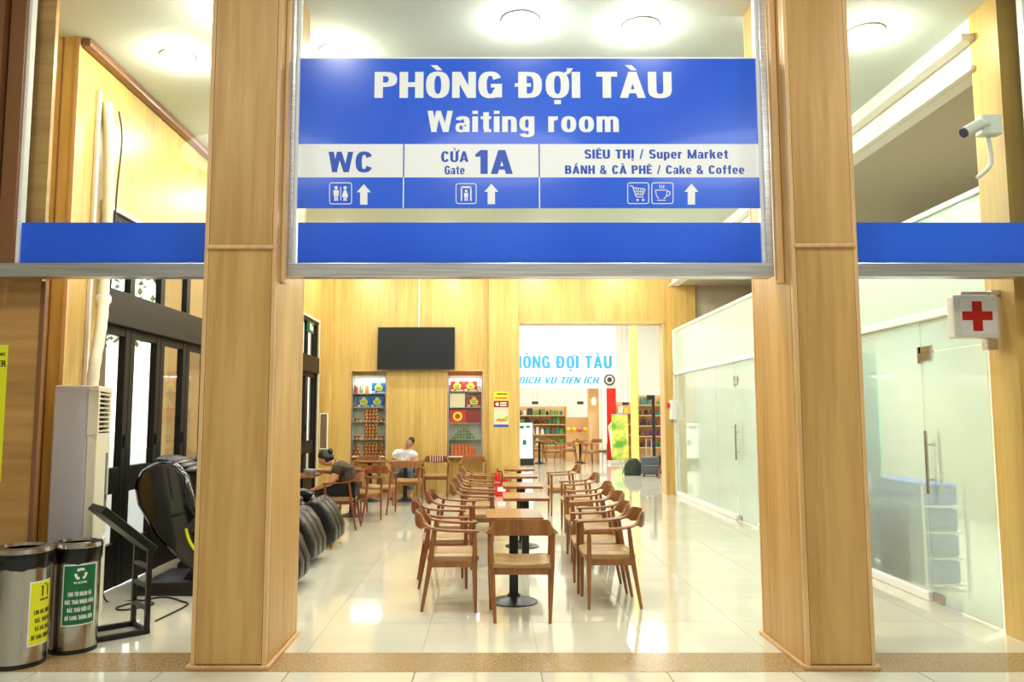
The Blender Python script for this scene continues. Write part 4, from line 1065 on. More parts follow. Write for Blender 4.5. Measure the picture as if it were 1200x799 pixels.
# ---------------------------------------------------------------- steel bins
def cyl_wrap(me, r, ang0, cx):
    for v in me.vertices:
        a = ang0 + (v.co.x - cx) / r
        rr = r - v.co.y
        v.co = Vector((rr * math.cos(a), rr * math.sin(a), v.co.z))
def steel_bin(x, y, r, h, label, lab_m, txt_m, lines, title, ang, symbol, drop=0.0):
    t = empty('litter_bin', (x, y, 0)); tag(t, label, 'bin', 'steel litter bins at the left')
    MB().lathe([(r * .97, 0), (r, 0.004), (r, 0.03), (r * .97, 0.032)], 40).obj('foot_ring', BLACK, t, smooth=40)
    MB().lathe([(r * .985, 0.03), (r * .985, h - 0.03), (r * .96, h - 0.03), (r * .96, 0.06), (0.001, 0.06)], 48, cap=False).obj('body', BIN_STEEL, t, smooth=40)
    b = MB(); vs = []; fs = []; n = 60
    prof = [(1.0, -0.125), (1.03, -0.10), (1.05, -0.06), (1.045, -0.025), (1.01, -0.012), (0.9, -0.02), (0.82, -0.10), (0.8, -0.25)]
    for i, (q, dz) in enumerate(prof):
        for k in range(n):
            a = 2 * PI * k / n
            wob = 1 + 0.014 * math.sin(k * 2.7 + i) * math.sin(k * 0.9) if 0 < i < 5 else 1
            z = h + dz + (0.003 * math.sin(k * 1.7 + 1) + 0.006 * math.sin(k * .6) if i == 0 else 0)
            vs.append((r * q * wob * math.cos(a), r * q * wob * math.sin(a), z))
    for i in range(len(prof) - 1):
        for k in range(n): k2 = (k + 1) % n; fs.append((i * n + k, i * n + k2, (i + 1) * n + k2, (i + 1) * n + k))
    b.add(vs, fs).obj('bin_bag', BAGM, t, smooth=80)
    MB().lathe([(r * 0.78, h - 0.008), (r * 0.80, h + 0.012), (r * 1.03, h + 0.004), (r * 1.07, h - 0.022), (r * 1.05, h - 0.026), (r * 1.01, h - 0.006)], 48, cap=False).obj('rim', BIN_STEEL, t, smooth=50)
    # sticker wrapped round the body
    def patch(m, w2, z0, z1, rr, nm):
        vs = []; fs = []; n = 16
        for i in range(n + 1):
            a = ang + (i / n - .5) * w2 / r
            for z in (z0, z1): vs.append((rr * math.cos(a), rr * math.sin(a), z))
        for i in range(n): fs.append((i * 2, i * 2 + 2, i * 2 + 3, i * 2 + 1))
        return MB().add(vs, fs).obj(nm, m, t, smooth=60)
    zc0, zc1 = h - 0.535 - drop, h - 0.13 - drop
    patch(SIGNW, 0.225, zc0, zc1, r * .985 + 0.001, 'sticker_border'); patch(lab_m, 0.21, zc0 + 0.008, zc1 - 0.008, r * .985 + 0.002, 'sticker')
    z = zc1 - 0.165
    rt = r * .985 + 0.0028
    for i, (s, wdt) in enumerate(lines):
        me = text_mesh(s, txt_m, -wdt / 2, wdt / 2, z - 0.045 - i * 0.052, 0.028, 0.03, extrude=0.0005)
        cyl_wrap(me, rt, ang, 0); add_mesh_obj('lettering', me, t)
    me = text_mesh(title, txt_m, -0.042, 0.042, zc1 - 0.128, 0.014, 0.03, extrude=0.0005); cyl_wrap(me, rt, ang, 0); add_mesh_obj('lettering', me, t)
    b = MB()
    if symbol == 'recycle':
        for k in range(3):
            a0 = R(90 + 120 * k)
            def pt(a, q): return (q * math.cos(a), 0, zc1 - 0.065 + q * math.sin(a))
            for j in range(4):
                u0 = a0 + R(-38 + j * 16); u1 = u0 + R(16)
                b.add([pt(u0, 0.024), pt(u0, 0.040), pt(u1, 0.040), pt(u1, 0.024)], [(0, 1, 2, 3)])
            u = a0 + R(26)
            b.add([pt(u, 0.018), pt(u, 0.047), pt(u + R(26), 0.033)], [(0, 1, 2)])
    else:
        b.box(-0.03, -0.018, -0.0005, 0, zc1 - 0.10, zc1 - 0.035).box(0.018, 0.03, -0.0005, 0, zc1 - 0.10, zc1 - 0.035).box(-0.03, 0.03, -0.0005, 0, zc1 - 0.10, zc1 - 0.09).box(-0.036, 0.036, -0.0005, 0, zc1 - 0.042, zc1 - 0.032).box(-0.012, 0.012, -0.0005, 0, zc1 - 0.03, zc1 - 0.024)
    me = b.mesh('symbol', txt_m)
    cyl_wrap(me, rt, ang, 0); add_mesh_obj('symbol', me, t)
    return t
steel_bin(-3.065, 5.27, 0.168, 0.74, 'round steel litter bin with a yellow sticker, at the left edge', LIME, BLACK,
          [('CHO RÁC HỮU CƠ', 0.16), ('RÁC THẢI ĐỐT', 0.14), ('VÀ RÁC KHÁC', 0.14), ('BỎ SANG THÙNG BÊN', 0.18)], 'ORGANIC', R(-4), 'bin', 0.075)
steel_bin(-2.865, 5.58, 0.153, 0.725, 'round steel litter bin with a green plastic recycling sticker', GREEN, SIGNW,
          [('CHO TÔI NILON VÀ', 0.15), ('RÁC THẢI NHỰA RẮN', 0.185), ('RÁC THẢI HỮU CƠ', 0.15), ('BỎ SANG THÙNG BÊN', 0.175)], 'PLASTIC', R(-52), 'recycle')

# ---------------------------------------------------------------- information stand
st = empty('information_stand', (-2.61, 6.09, 0), R(42)); tag(st, 'black metal floor stand with a tilted display board beside the bins', 'display stand')
def bar(n, p, q, wd=0.03):
    p = Vector(p); q = Vector(q); d = q - p; L_ = d.length
    M = Matrix.Translation(p) @ d.to_track_quat('Z', 'Y').to_matrix().to_4x4()
    return MB().box(-wd / 2, wd / 2, -wd / 2, wd / 2, 0, L_, M).obj(n, BLACK, st, bevel=0.003)
for y in (-0.15, 0.15):
    bar('upright', (-0.02, y, 0.0), (-0.02, y, 0.66), 0.035)
    bar('foot_rail', (-0.38, y, 0.02), (0.0, y, 0.02), 0.035)
bar('foot_rail', (-0.38, -0.15, 0.02), (-0.38, 0.15, 0.02), 0.035)
for z in (0.02, 0.18, 0.34, 0.48): bar('rung', (-0.02, -0.14, z), (-0.02, 0.14, z), 0.03)
ang = math.atan2(0.33, 0.38)
M = Matrix.Translation((-0.17, 0, 0.765)) @ Matrix.Rotation(ang, 4, 'Y')
MB().box(-0.25, 0.25, -0.17, 0.17, -0.03, 0.025, M).obj('board_frame', BLACK, st, bevel=0.005)
MB().box(-0.225, 0.225, -0.15, 0.15, 0.025, 0.028, M).obj('board_face', mat('board_face_grey', srgb(150, 140, 120), 0.4), st)

cbm = MB().tube(smooth_path([(-3.35, 6.95, 0.3), (-3.3, 6.95, 0.01), (-3.05, 7.0, 0.008), (-2.85, 6.85, 0.008), (-3.0, 6.65, 0.008), (-3.1, 6.75, 0.008), (-2.9, 7.1, 0.008), (-2.65, 6.95, 0.008), (-2.55, 6.8, 0.008), (-2.6, 6.3, 0.008)], 60), 0.007, 6).obj('power_cable', BLACK, smooth=60)
tag(cbm, 'thin black cable curling on the floor behind the black stand', 'cable')

# yellow notice on the front left wall
pn = empty('yellow_notice', (-3.30, 5.5, 1.3)); tag(pn, 'tall yellow notice with black lettering at the left edge on the wall', 'poster')
box(-0.30, 0.0, -0.004, 0.0, 0.0, 0.83).obj('sheet', LIME, pn)
pn.location = (at(7.5, 450, 5.5)[0], 5.5, at(4, 565, 5.5)[1])
ztop = at(4, 404, 5.5)[1] - pn.location.z
pn.children[0].scale = (1, 1, ztop / 0.83)
add_mesh_obj('lettering', text_mesh('NIC', BLACK, -0.065, -0.012, ztop - 0.077, 0.022, 0.02), pn, (0, -0.0045, 0))
add_mesh_obj('lettering', text_mesh('ER', BLACK, -0.065, -0.012, ztop - 0.155, 0.045, 0.03), pn, (0, -0.0045, 0))

# ---------------------------------------------------------------- first-aid box sign, security camera
fa = empty('first_aid_sign', (3.60, 5.80, 2.33)); tag(fa, 'white box sign with a red cross mounted on the right wooden pilaster', 'sign')
box(-0.165, 0.165, -0.05, 0.05, -0.16, 0.16).obj('sign_box', WHITEP, fa, bevel=0.012)
box(-0.125, 0.15, -0.056, -0.049, -0.135, 0.14).obj('front_face', SIGNW, fa, bevel=0.004)
MB().box(-0.035, 0.035, -0.0605, -0.056, -0.11, 0.11).box(-0.11, -0.035, -0.0605, -0.056, -0.03, 0.035).box(0.035, 0.11, -0.0605, -0.056, -0.03, 0.035).obj('red_cross', RED, fa)
MB().box(-0.09, 0.19, -0.02, 0.02, 0.165, 0.19).box(0.13, 0.2, -0.03, 0.03, 0.16, 0.2).obj('bracket', STEEL, fa, bevel=0.003)
box(0.085, 0.165, -0.02, 0.05, -0.245, -0.165).obj('lower_bracket', STEEL, fa, bevel=0.003)
cc = empty('security_camera', (3.86, 5.62, 3.8)); tag(cc, 'white security camera with conduit on the right wooden pilaster', 'camera')
bx_, bz_ = at(1158, 148, 5.58)
cc.location = (bx_, 5.62, bz_)
box(-0.075, 0.075, -0.09, 0, -0.075, 0.075).obj('junction_box', WHITEP, cc, bevel=0.012)
MB().tube([(-0.03, -0.09, 0.0), (-0.08, -0.12, -0.015), (-0.13, -0.13, -0.03)], 0.016, 10).obj('mount_arm', WHITEP, cc, smooth=50)
MB().tube([(-0.12, -0.13, -0.02), (-0.24, -0.14, -0.085)], 0.042, 16).obj('camera_body', WHITEP, cc, smooth=50)
MB().tube([(-0.235, -0.1398, -0.082), (-0.25, -0.141, -0.09)], 0.035, 16).obj('lens', mat('lens_violet', srgb(70, 60, 100), 0.2), cc, smooth=50)
MB().tube(smooth_path([(0.0, -0.03, -0.07), (0.01, -0.03, -0.18), (0.01, -0.03, -0.27), (-0.03, -0.03, -0.33), (-0.09, -0.02, -0.38)], 24), 0.016, 10).obj('conduit', WHITEP, cc, smooth=50)

# ---------------------------------------------------------------- television
tv = empty('television', (-1.505, BY - 0.10, 2.985)); tag(tv, 'large black flat television high on the wooden back wall', 'television')
tv.rotation_euler = (R(-4), 0, 0)
box(-0.80, 0.80, -0.04, 0.0, -0.445, 0.445).obj('housing', BLACK, tv, bevel=0.008)
box(-0.785, 0.785, -0.043, -0.039, -0.425, 0.432).obj('screen', SCREEN, tv)
box(-0.2, 0.2, 0.0, 0.085, -0.15, 0.15).obj('wall_bracket', BLACK, tv)
tag(box(-1.475, -1.445, BY - 0.02, BY - 0.001, 3.44, CZ).obj('cable_duct', WHITEP, bevel=0.003), 'white cable duct running up the back wall from the television', 'cable duct')

# ---------------------------------------------------------------- display niches
def niche(x0, x1, zs, label):
    c = empty('display_case', ((x0 + x1) / 2, BY + 0.12, 0.77)); tag(c, label, 'display case')
    hw = (x1 - x0) / 2
    box(-hw, hw, 0.125, 0.135, 0, 1.66).obj('back_panel', mat('display_back', srgb(226, 222, 206), 0.3), c)
    box(-hw, hw, -0.115, -0.11, 0, 1.66).obj('front_glass', GLASS, c)
    MB().box(-hw, hw, -0.115, 0.13, -0.02, 0.0).obj('base_board', WHITEA, c)
    for s in (-1, 1): box(s * hw - 0.008, s * hw + 0.008, -0.118, 0.13, 0, 1.66).obj('edge_profile', STEEL, c)
    for z in zs:
        box(-hw + .01, hw - .01, -0.10, 0.12, z - 0.77 - 0.008, z - 0.77).obj('glass_shelf', mat('shelf_glass', srgb(190, 205, 195), 0.1), c)
    for s in (-1, 1): MB().tube([(s * (hw - .05), -0.118, 1.62), (s * (hw - .05), -0.128, 1.62)], 0.012, 10).obj('glass_stud', STEEL, c)
    return c
LZ = [2.06, 1.77, 1.48, 1.18]
RZ = [2.10, 1.80, 1.50, 1.18]
niche(-2.83, -2.14, [2.06, 1.77, 1.48, 1.12], 'glass fronted display case with blue boxes and tins, left of the television')
niche(-0.84, -0.15, [2.10, 1.77, 1.45, 1.12], 'glass fronted display case with red boxes, right of the television')
EMB = mat('olive_gold_print', srgb(206, 192, 62), 0.5)
def carton(x0, x1, z0, h, m, emblem, label, grp, em=EMB, ex=None):
    t = empty('gift_box', ((x0 + x1) / 2, BY + 0.10, z0)); tag(t, label, 'box', grp)
    w_ = (x1 - x0) / 2
    box(-w_, w_, -0.05, 0.04, 0, h).obj('carton', m, t, bevel=0.004)
    if emblem == 'pot':
        MB().prism([(-w_ * .5, h * .25), (w_ * .5, h * .25), (w_ * .62, h * .6), (w_ * .3, h * .72), (w_ * .22, h * .92), (-w_ * .22, h * .92), (-w_ * .3, h * .72), (-w_ * .62, h * .6)], -0.053, -0.05).obj('emblem', em, t)
        MB().box(-w_ * .9, -w_ * .5, -0.053, -0.05, h * .06, h * .2).box(-w_ * .2, w_ * .9, -0.053, -0.05, h * .08, h * .14).obj('print_strip', CREAMC, t)
        MB().box(-w_ * .3, w_ * .3, -0.055, -0.053, h * .4, h * .46).box(-w_ * .35, w_ * .35, -0.055, -0.053, h * .55, h * .6).obj('print_strip', GREEN, t)
    if emblem == 'disc':
        MB().tube([(0, -0.05, h / 2), (0, -0.053, h / 2)], h * .36, 24).obj('emblem', YEL, t); MB().tube([(0, -0.053, h / 2), (0, -0.0545, h / 2)], h * .2, 20).obj('emblem_core', BRED, t)
    return t
def bxz(px0, px1, py0, py1):
    X0, Z1 = at(px0, py0, BY + .05); X1, Z0 = at(px1, py1, BY + .05); return X0, X1, Z0, Z1
GB = 'gift boxes in the display cases'
carton(-2.44, -2.15, 2.062, 0.225, BCARD, 'pot', 'blue gift box alone on the top shelf of the left display case', GB)
carton(-2.735, -2.465, 1.772, 0.225, BCARD, 'pot', 'left one of two blue gift boxes on the second shelf', GB)
carton(-2.46, -2.185, 1.772, 0.225, BCARD, 'pot', 'right one of two blue gift boxes on the second shelf', GB)
carton(-0.80, -0.525, 2.102, 0.215, DRED, 'pot', 'left one of two dark red boxes on the top shelf of the right case', GB)
carton(-0.52, -0.245, 2.102, 0.215, DRED, 'pot', 'right one of two dark red boxes on the top shelf of the right case', GB)
carton(-0.815, -0.50, 1.772, 0.29, CREAMC, None, 'cream coloured box on the second shelf of the right case', GB)
carton(-0.46, -0.165, 1.772, 0.235, DRED, 'pot', 'dark red box beside the cream box on the second shelf', GB)
carton(-0.82, -0.48, 1.452, 0.27, BRED, 'disc', 'bright red box with a round yellow emblem', GB)
carton(-0.475, -0.165, 1.452, 0.27, DRED, None, 'plain dark red box beside the one with the yellow emblem', GB)
jar = MB().lathe([(0.04, 0), (0.042, 0.005), (0.042, 0.12), (0.034, 0.14), (0.036, 0.16), (0.036, 0.175)], 16)
for i, (x, m, d) in enumerate(((-2.77, DRED, 'dark red'), (-2.66, GTIN, 'grey green'), (-2.55, ORANGE, 'orange'))):
    t = empty('jar', (x, BY + .1, 2.061)); tag(t, f'{d} jar on the top shelf of the left display case', 'jar', 'jars in the left display case')
    if i == 0: jm = jar.mesh('glass_body', m, smooth=40)
    MB().lathe([(0.04, 0), (0.042, 0.005), (0.042, 0.12), (0.034, 0.14)], 16).obj('jar_body', m, t, smooth=40)
    MB().lathe([(0.036, 0.14), (0.038, 0.145), (0.038, 0.175)], 16).obj('lid', GOLD, t, smooth=40)
def tin_mesh(m, r, h): return (MB().lathe([(r, 0), (r, h * .84)], 14).mesh('tin_body', m, smooth=40), MB().lathe([(r * 1.02, h * .84), (r * 1.02, h * .97), (r * .9, h)], 14).mesh('lid', GOLD, smooth=40))
def tin(x, y, z, TMs, label, grp):
    t = empty('tin', (x, y, z)); tag(t, label, 'tin', grp)
    link_copy(TMs[0], 'tin_body', t, (0, 0, 0)); link_copy(TMs[1], 'lid', t, (0, 0, 0))
TINR = mat('red_gold_tin', srgb(150, 30, 28), 0.35)
noise_tint(TINR, srgb(150, 26, 26), srgb(236, 200, 110), (1, 1, 1), 26, 1, 0.52, 0.58)
RT = tin_mesh(TINR, 0.033, 0.07); GT = tin_mesh(GTIN, 0.03, 0.062); OT = tin_mesh(ORANGE, 0.036, 0.06)
RW = ['bottom', 'second', 'third', 'fourth', 'top']; CL = ['first', 'second', 'third', 'fourth', 'fifth', 'sixth', 'seventh', 'eighth']
for (z0, rows, shf) in ((1.482, 4, 'upper'), (1.122, 5, 'middle'), (0.771, 4, 'lower')):
    for r_ in range(rows):
        for c in range(4):
            tin(-2.555 + c * 0.068 + (0.012 if r_ % 2 else 0), BY + .09, z0 + r_ * 0.0705, RT, f'red and gold tin of the tall stack, {shf} shelf, {RW[r_]} row up, {CL[c]} from left', 'red and gold tins stacked in the left display case')
for cx, side in ((-2.73, 'left'), (-2.22, 'right')):
    for r_ in range(4):
        for c in range(3 - r_ if r_ < 3 else 1):
            tin(cx + (c - (2 - min(r_, 2)) / 2) * 0.068, BY + .07, 0.771 + r_ * 0.0705, RT, f'red and gold tin, small pyramid {side} of the stack, {RW[r_]} row, {CL[c]} from left', f'tins of the {side} small pyramid')
    for k in range(2):
        tin(cx + 0.04 - 0.068 * k, BY + .09, 1.122, RT, f'single {"inner outer".split()[k] if side == "left" else "outer inner".split()[k]} red tin {side} of the stack, fourth shelf', f'single tins {side} of the stack, fourth shelf')
        tin(cx + 0.04 - 0.068 * k, BY + .09, 1.482, RT, f'single {"inner outer".split()[k] if side == "left" else "outer inner".split()[k]} red tin {side} of the stack, third shelf', f'single tins {side} of the stack, third shelf')
for r_ in range(4):
    for c in range(8 - 2 * r_):
        tin(-0.52 + (c - (7 - 2 * r_) / 2) * 0.062, BY + .09, 1.122 + r_ * 0.0625, GT, f'grey green tin of the pyramid in the right case, {RW[r_]} row, {CL[c]} from left', 'grey green tins stacked in a pyramid')
for r_ in range(4):
    for c in range(7 - (r_ == 3)):
        tin(-0.76 + c * 0.074, BY + .09, 0.771 + r_ * 0.0605, OT, f'orange tin in the right display case, {RW[r_]} row, {CL[c]} from left', 'orange tins at the bottom of the right display case')

for x in (-2.485, -0.495):  # light and fitting added to brighten the inside of each case
    area((x, BY + 0.02, 2.405), 0.6, 12, NEUT, 'RECTANGLE', 0.03)
    box(x - .31, x + .31, BY + 0.0, BY + 0.04, 2.408, 2.42).obj('added_strip_light', WHITEP, [o for o in bpy.data.objects if o.name.startswith('display_case') and abs(o.location.x - x) < .1][0]).matrix_parent_inverse = Matrix.Translation((-x, -BY - 0.12, -0.77))
# ---------------------------------------------------------------- notices on the back pilaster, extinguishers
PY = BY - 0.12
X0, X1 = 0.10, 0.40
t = tag(box(X0, X1, PY - 0.004, PY, 1.92, 2.09).obj('yellow_notice', YEL), 'small yellow notice on the wooden pilaster right of the display case', 'notice')
MB().box(X0 + .06, X1 - .02, PY - 0.006, PY - 0.004, 2.03, 2.055).obj('print_line', BLACK, t)
MB().box(X0 + .02, X1 - .02, PY - 0.006, PY - 0.004, 1.95, 1.975).obj('print_line', RED, t)
t = empty('poster', (0.25, PY, 1.37)); tag(t, 'red, white and blue poster below the yellow notice on the pilaster', 'poster')
box(-0.15, 0.15, -0.004, 0, 0, 0.53).obj('sheet', CREAMC, t)
box(-0.15, 0.15, -0.006, -0.004, 0.40, 0.53).obj('red_heading', DRED, t)
MB().tube([(-0.08, -0.006, 0.465), (-0.08, -0.008, 0.465)], 0.035, 16).obj('round_mark', SIGNW, t)
MB().box(-0.02, 0.11, -0.008, -0.006, 0.475, 0.50).box(-0.02, 0.11, -0.008, -0.006, 0.43, 0.455).obj('print_line', SIGNW, t)
box(-0.15, 0.15, -0.006, -0.004, 0.0, 0.05).obj('blue_footer', SIGNB, t)
MB().prism([(-0.14, 0.13), (-0.05, 0.19), (0.0, 0.16), (0.08, 0.2), (0.14, 0.24), (0.14, 0.13)], -0.006, -0.004).obj('picture', LGREEN, t)
MB().prism([(-0.12, 0.12), (0.12, 0.12), (0.06, 0.16), (-0.06, 0.16)], -0.008, -0.006).obj('picture_food', ORANGE, t)

fb = empty('extinguisher_box', (0.25, BY - 0.34, 0)); tag(fb, 'red metal box holding two fire extinguishers at the foot of the pilaster', 'box')
MB().box(-0.17, 0.17, -0.13, -0.12, 0, 0.27).box(-0.17, 0.17, 0.12, 0.13, 0, 0.27).box(-0.17, -0.16, -0.12, 0.12, 0, 0.27).box(0.16, 0.17, -0.12, 0.12, 0, 0.27).box(-0.16, 0.16, -0.12, 0.12, 0, 0.02).obj('box_shell', RED, fb)
box(-0.08, 0.08, -0.133, -0.13, 0.1, 0.19).obj('box_label', SIGNW, fb)
for i, (x, h, l) in enumerate(((0.165, 0.56, 'tall red fire extinguisher in the red box, left one'), (0.335, 0.48, 'shorter red fire extinguisher in the red box, right one'))):
    t = empty('fire_extinguisher', (x + .005, BY - 0.34, 0.02)); tag(t, l, 'fire extinguisher', 'fire extinguishers in the red box')
    MB().lathe([(0.06, 0), (0.065, 0.01), (0.065, h - 0.17), (0.05, h - 0.12), (0.02, h - 0.1), (0.02, h - 0.08)], 18).obj('cylinder', RED, t, smooth=40)
    MB().box(-0.012, 0.012, -0.05, 0.04, h - 0.08, h - 0.06).box(-0.012, 0.012, -0.06, 0.03, h - 0.045, h - 0.03).obj('valve_handle', BLACK, t)
    MB().lathe([(0.0665, 0.12), (0.0665, 0.26)], 18, cap=False).obj('body_label', SIGNW, t)
    MB().tube(smooth_path([(0.02, -0.02, h - .09), (0.09, -0.03, h - .12), (0.085, -0.02, h - .3)], 14), 0.01, 8).obj('hose', BLACK, t)
t = empty('wall_cabinet', (3.75, BY - 0.14, 1.52)); tag(t, 'narrow white wall cabinet with a red fitting, right of the far doorway', 'cabinet')
box(-0.03, 0.10, -0.06, 0.12, 0, 0.40).obj('cabinet_body', WHITEP, t, bevel=0.01)
MB().tube([(-0.055, 0.03, 0.24), (-0.055, 0.03, 0.34)], 0.035, 12).obj('red_bell', RED, t)
MB().tube([(0.03, 0.0, 0.4), (0.03, 0.0, 0.5)], 0.006, 6).obj('antenna', WHITEP, t)
# framed board on the left corner pilaster
t = empty('framed_board', (-3.33, 15.92, 0.93)); tag(t, 'small silver framed board in the left back corner beside the woman', 'board')
box(-0.085, 0.085, -0.02, 0.025, 0, 0.72).obj('frame', WHITEA, t, bevel=0.004)
box(-0.065, 0.065, -0.024, -0.02, 0.02, 0.70).obj('board_face', mat('board_brown', srgb(120, 100, 70), 0.3), t)
# exit sign over far doors
t = empty('exit_sign', (-3.38, 14.75, 3.16)); tag(t, 'small green exit pictogram above the far glass doors', 'sign')
box(-0.02, 0.03, -0.17, 0.17, 0, 0.2).obj('sign_case', GREEN, t, bevel=0.004)
MB().box(0.03, 0.034, -0.13, -0.02, 0.04, 0.16).box(0.03, 0.034, 0.04, 0.1, 0.04, 0.12).obj('sign_mark', SIGNW, t)

# ---------------------------------------------------------------- blurred blue shelves behind the frosted glass
t = empty('crate_rack', (4.2, 7.85, 0)); tag(t, 'rack with rows of blue crates blurred behind the frosted glass', 'rack')
for s_ in (-1, 1):
    for q in (-1, 1): box(s_ * .2 - .012, s_ * .2 + .012, q * .5 - .012, q * .5 + .012, 0, 1.0).obj('post', WHITEA, t)
RO = ['bottom', 'second', 'third', 'top']; CO = ['nearest', 'middle', 'farthest']
for k in range(4):
    box(-.2, .2, -.5, .5, 0.05 + k * .235, .062 + k * .235).obj('shelf', WHITEA, t)
    for j in range(3):
        b = MB().box(-0.16, 0.16, -0.13, 0.13, 0, 0.2).obj('crate', BLUECR, None, bevel=0.02, loc=(4.2, 7.85 - 0.31 + j * 0.31, .063 + k * .235))
        tag(b, f'blue crate blurred behind the frosted glass, {CO[j]} on the {RO[k]} shelf of the rack', 'crate', 'blue crates behind the frosted glass')
t = empty('curtain', (4.3, 9.2, 0.03)); tag(t, 'green hanging curtain blurred behind the frosted glass', 'curtain')
b = MB(); vs = []; fs = []
for i in range(41):
    for z in (0.0, 2.3): vs.append((0.04 * math.sin(i * 1.1), -0.5 + i * 0.025, z))
for i in range(40): fs.append((2 * i, 2 * i + 2, 2 * i + 3, 2 * i + 1))
b.add(vs, fs).obj('fabric', mat('green_curtain', srgb(110, 190, 140), 0.8), t, smooth=60)
MB().tube([(0, -.55, 2.31), (0, .55, 2.31)], 0.012, 8).obj('rail', STEEL, t)

# ================================================================== SHOP HALL BEYOND THE DOORWAY
struct(box(-3.6, 12, 33, 33.2, 0, 6.2).obj('wall_hall_back', WHITEW))
struct(box(-3.6, -3.5, 16.66, 33, 0, 6.2).obj('wall_hall_left', WHITEW))
struct(box(11.9, 12, 16.6, 33, 0, 6.2).obj('wall_hall_right', WHITEW))
struct(MB().box(-3.6, 0.0, BY + 0.3, BY + 0.35, 0, 6.2).box(4.3, 12, BY + 0.3, BY + 0.35, 0, 6.2).box(-3.6, 12, BY + .3, BY + .35, CZ, 6.2).obj('wall_hall_front', WHITEW))
HY = 26.9
fx1 = at(722, 430, HY)[0]; fz0 = at(650, 455, HY)[1]
fas = empty('shop_fascia', (1.5, HY, fz0)); tag(fas, 'white fascia with cyan lettering over the far shop', 'sign')
box(-4.85, fx1 - 1.5, 0, 0.3, 0, 6.15 - fz0).obj('fascia_board', WHITEW, fas)
def ftext(t_, x0, x1, y0, y1, sh=0):
    Xa, Z0 = at(x0, y1, HY); Xb, Z1 = at(x1, y0, HY)
    add_mesh_obj('lettering', text_mesh(t_, CYAN, Xa - 1.5, Xb - 1.5, Z0 - fz0, Z1 - Z0, 0.035, shear=sh, extrude=0.02, spacing=1.05), fas, (0, -0.002, 0))
ftext('PHÒNG ĐỢI TÀU', 591, 717, 417, 431.5)
ftext('DỊCH VỤ TIỆN ÍCH', 607.5, 703, 441.5, 449.5, 0.25)
for px, py in ((714, 445),):
    X, Z = at(px, py, HY)
    MB().tube([(X - 1.5, -0.02, Z - fz0), (X - 1.5, -0.05, Z - fz0)], 0.19, 24).obj('round_emblem', mat('emblem_dark', srgb(88, 80, 76), 0.5), fas)
    MB().tube([(X - 1.5, -0.05, Z - fz0), (X - 1.5, -0.06, Z - fz0)], 0.13, 24).obj('emblem_centre', SIGNW, fas)
    MB().tube([(X - 1.5, -0.06, Z - fz0), (X - 1.5, -0.07, Z - fz0)], 0.09, 24).obj('emblem_centre', mat('emblem_brown', srgb(70, 62, 60), 0.5), fas)
# red column with white lower print
rc0 = at(711, 500, HY)[0]; rc1 = at(722, 500, HY)[0]
t = empty('red_column', ((rc0 + rc1) / 2, HY - 0.05, 0)); tag(t, 'red advertising column under the right end of the white fascia', 'column')
hw = (rc1 - rc0) / 2
box(-hw, hw, -0.02, 0.3, 0, fz0).obj('red_face', RED, t)
box(-hw - .14, -hw, -0.0, 0.3, 0, fz0).obj('white_edge', WHITEP, t)
box(-hw * 1.1, hw * 2.2, -0.3, 0.0, 0, 0.1).obj('plinth', WHITEP, t)
MB().prism([(-hw * .8, 1.25), (0, 1.4), (hw * .8, 1.25), (hw * .4, 0.75), (0.02, 0.2), (-0.02, 0.2), (-hw * .4, 0.75)], -0.03, -0.02).obj('printed_figure', SIGNW, t)
MB().tube([(0, -0.03, 1.2), (0, -0.035, 1.2)], 0.1, 16).obj('printed_spot', YEL, t)
# banner stand
t = empty('banner_stand', (at(727, 535, 26)[0], 26.0, 0)); tag(t, 'green and yellow fruit banner stand beside the red column', 'banner')
m = mat('fruit_banner', srgb(150, 200, 70), 0.6); noise_tint(m, srgb(90, 165, 60), srgb(240, 230, 110), (1, 1, 1), 2.2, 3, .4, .6)
box(-0.27, 0.27, -0.01, 0.0, 0.15, 1.62).obj('banner_sheet', m, t)
MB().box(-0.27, 0.27, -0.02, 0.01, 1.62, 1.65).box(-0.27, 0.27, -0.1, 0.1, 0.0, 0.05).box(-0.01, 0.01, 0.0, 0.02, 0.05, 1.65).obj('stand', STEEL, t)
# yellow round column
x = at(744, 500, 24)[0]
t = MB().lathe([(0.12, 0), (0.12, 6.2)], 24).obj('round_column', PYEL, smooth=40, loc=(x, 24, 0)); tag(t, 'pale yellow round column behind the luggage', 'column')
# lit screen kiosk
xk = at(614, 520, 25.8)[0]
t = empty('screen_kiosk', (xk, 25.8, 0)); tag(t, 'upright lit screen kiosk at the left side of the far doorway', 'screen')
box(-0.31, 0.31, -0.03, 0.05, 0.0, 1.4).obj('kiosk_case', BLACK, t, bevel=0.01)
box(-0.28, 0.28, -0.034, -0.03, 0.22, 1.36).obj('screen', SCREENW, t)
MB().box(-0.05, 0.08, -0.037, -0.034, 0.65, 0.82).box(-0.24, 0.0, -0.037, -0.034, 1.18, 1.28).box(0.06, 0.2, -0.037, -0.034, 1.2, 1.28).obj('screen_graphic', GREEN, t)
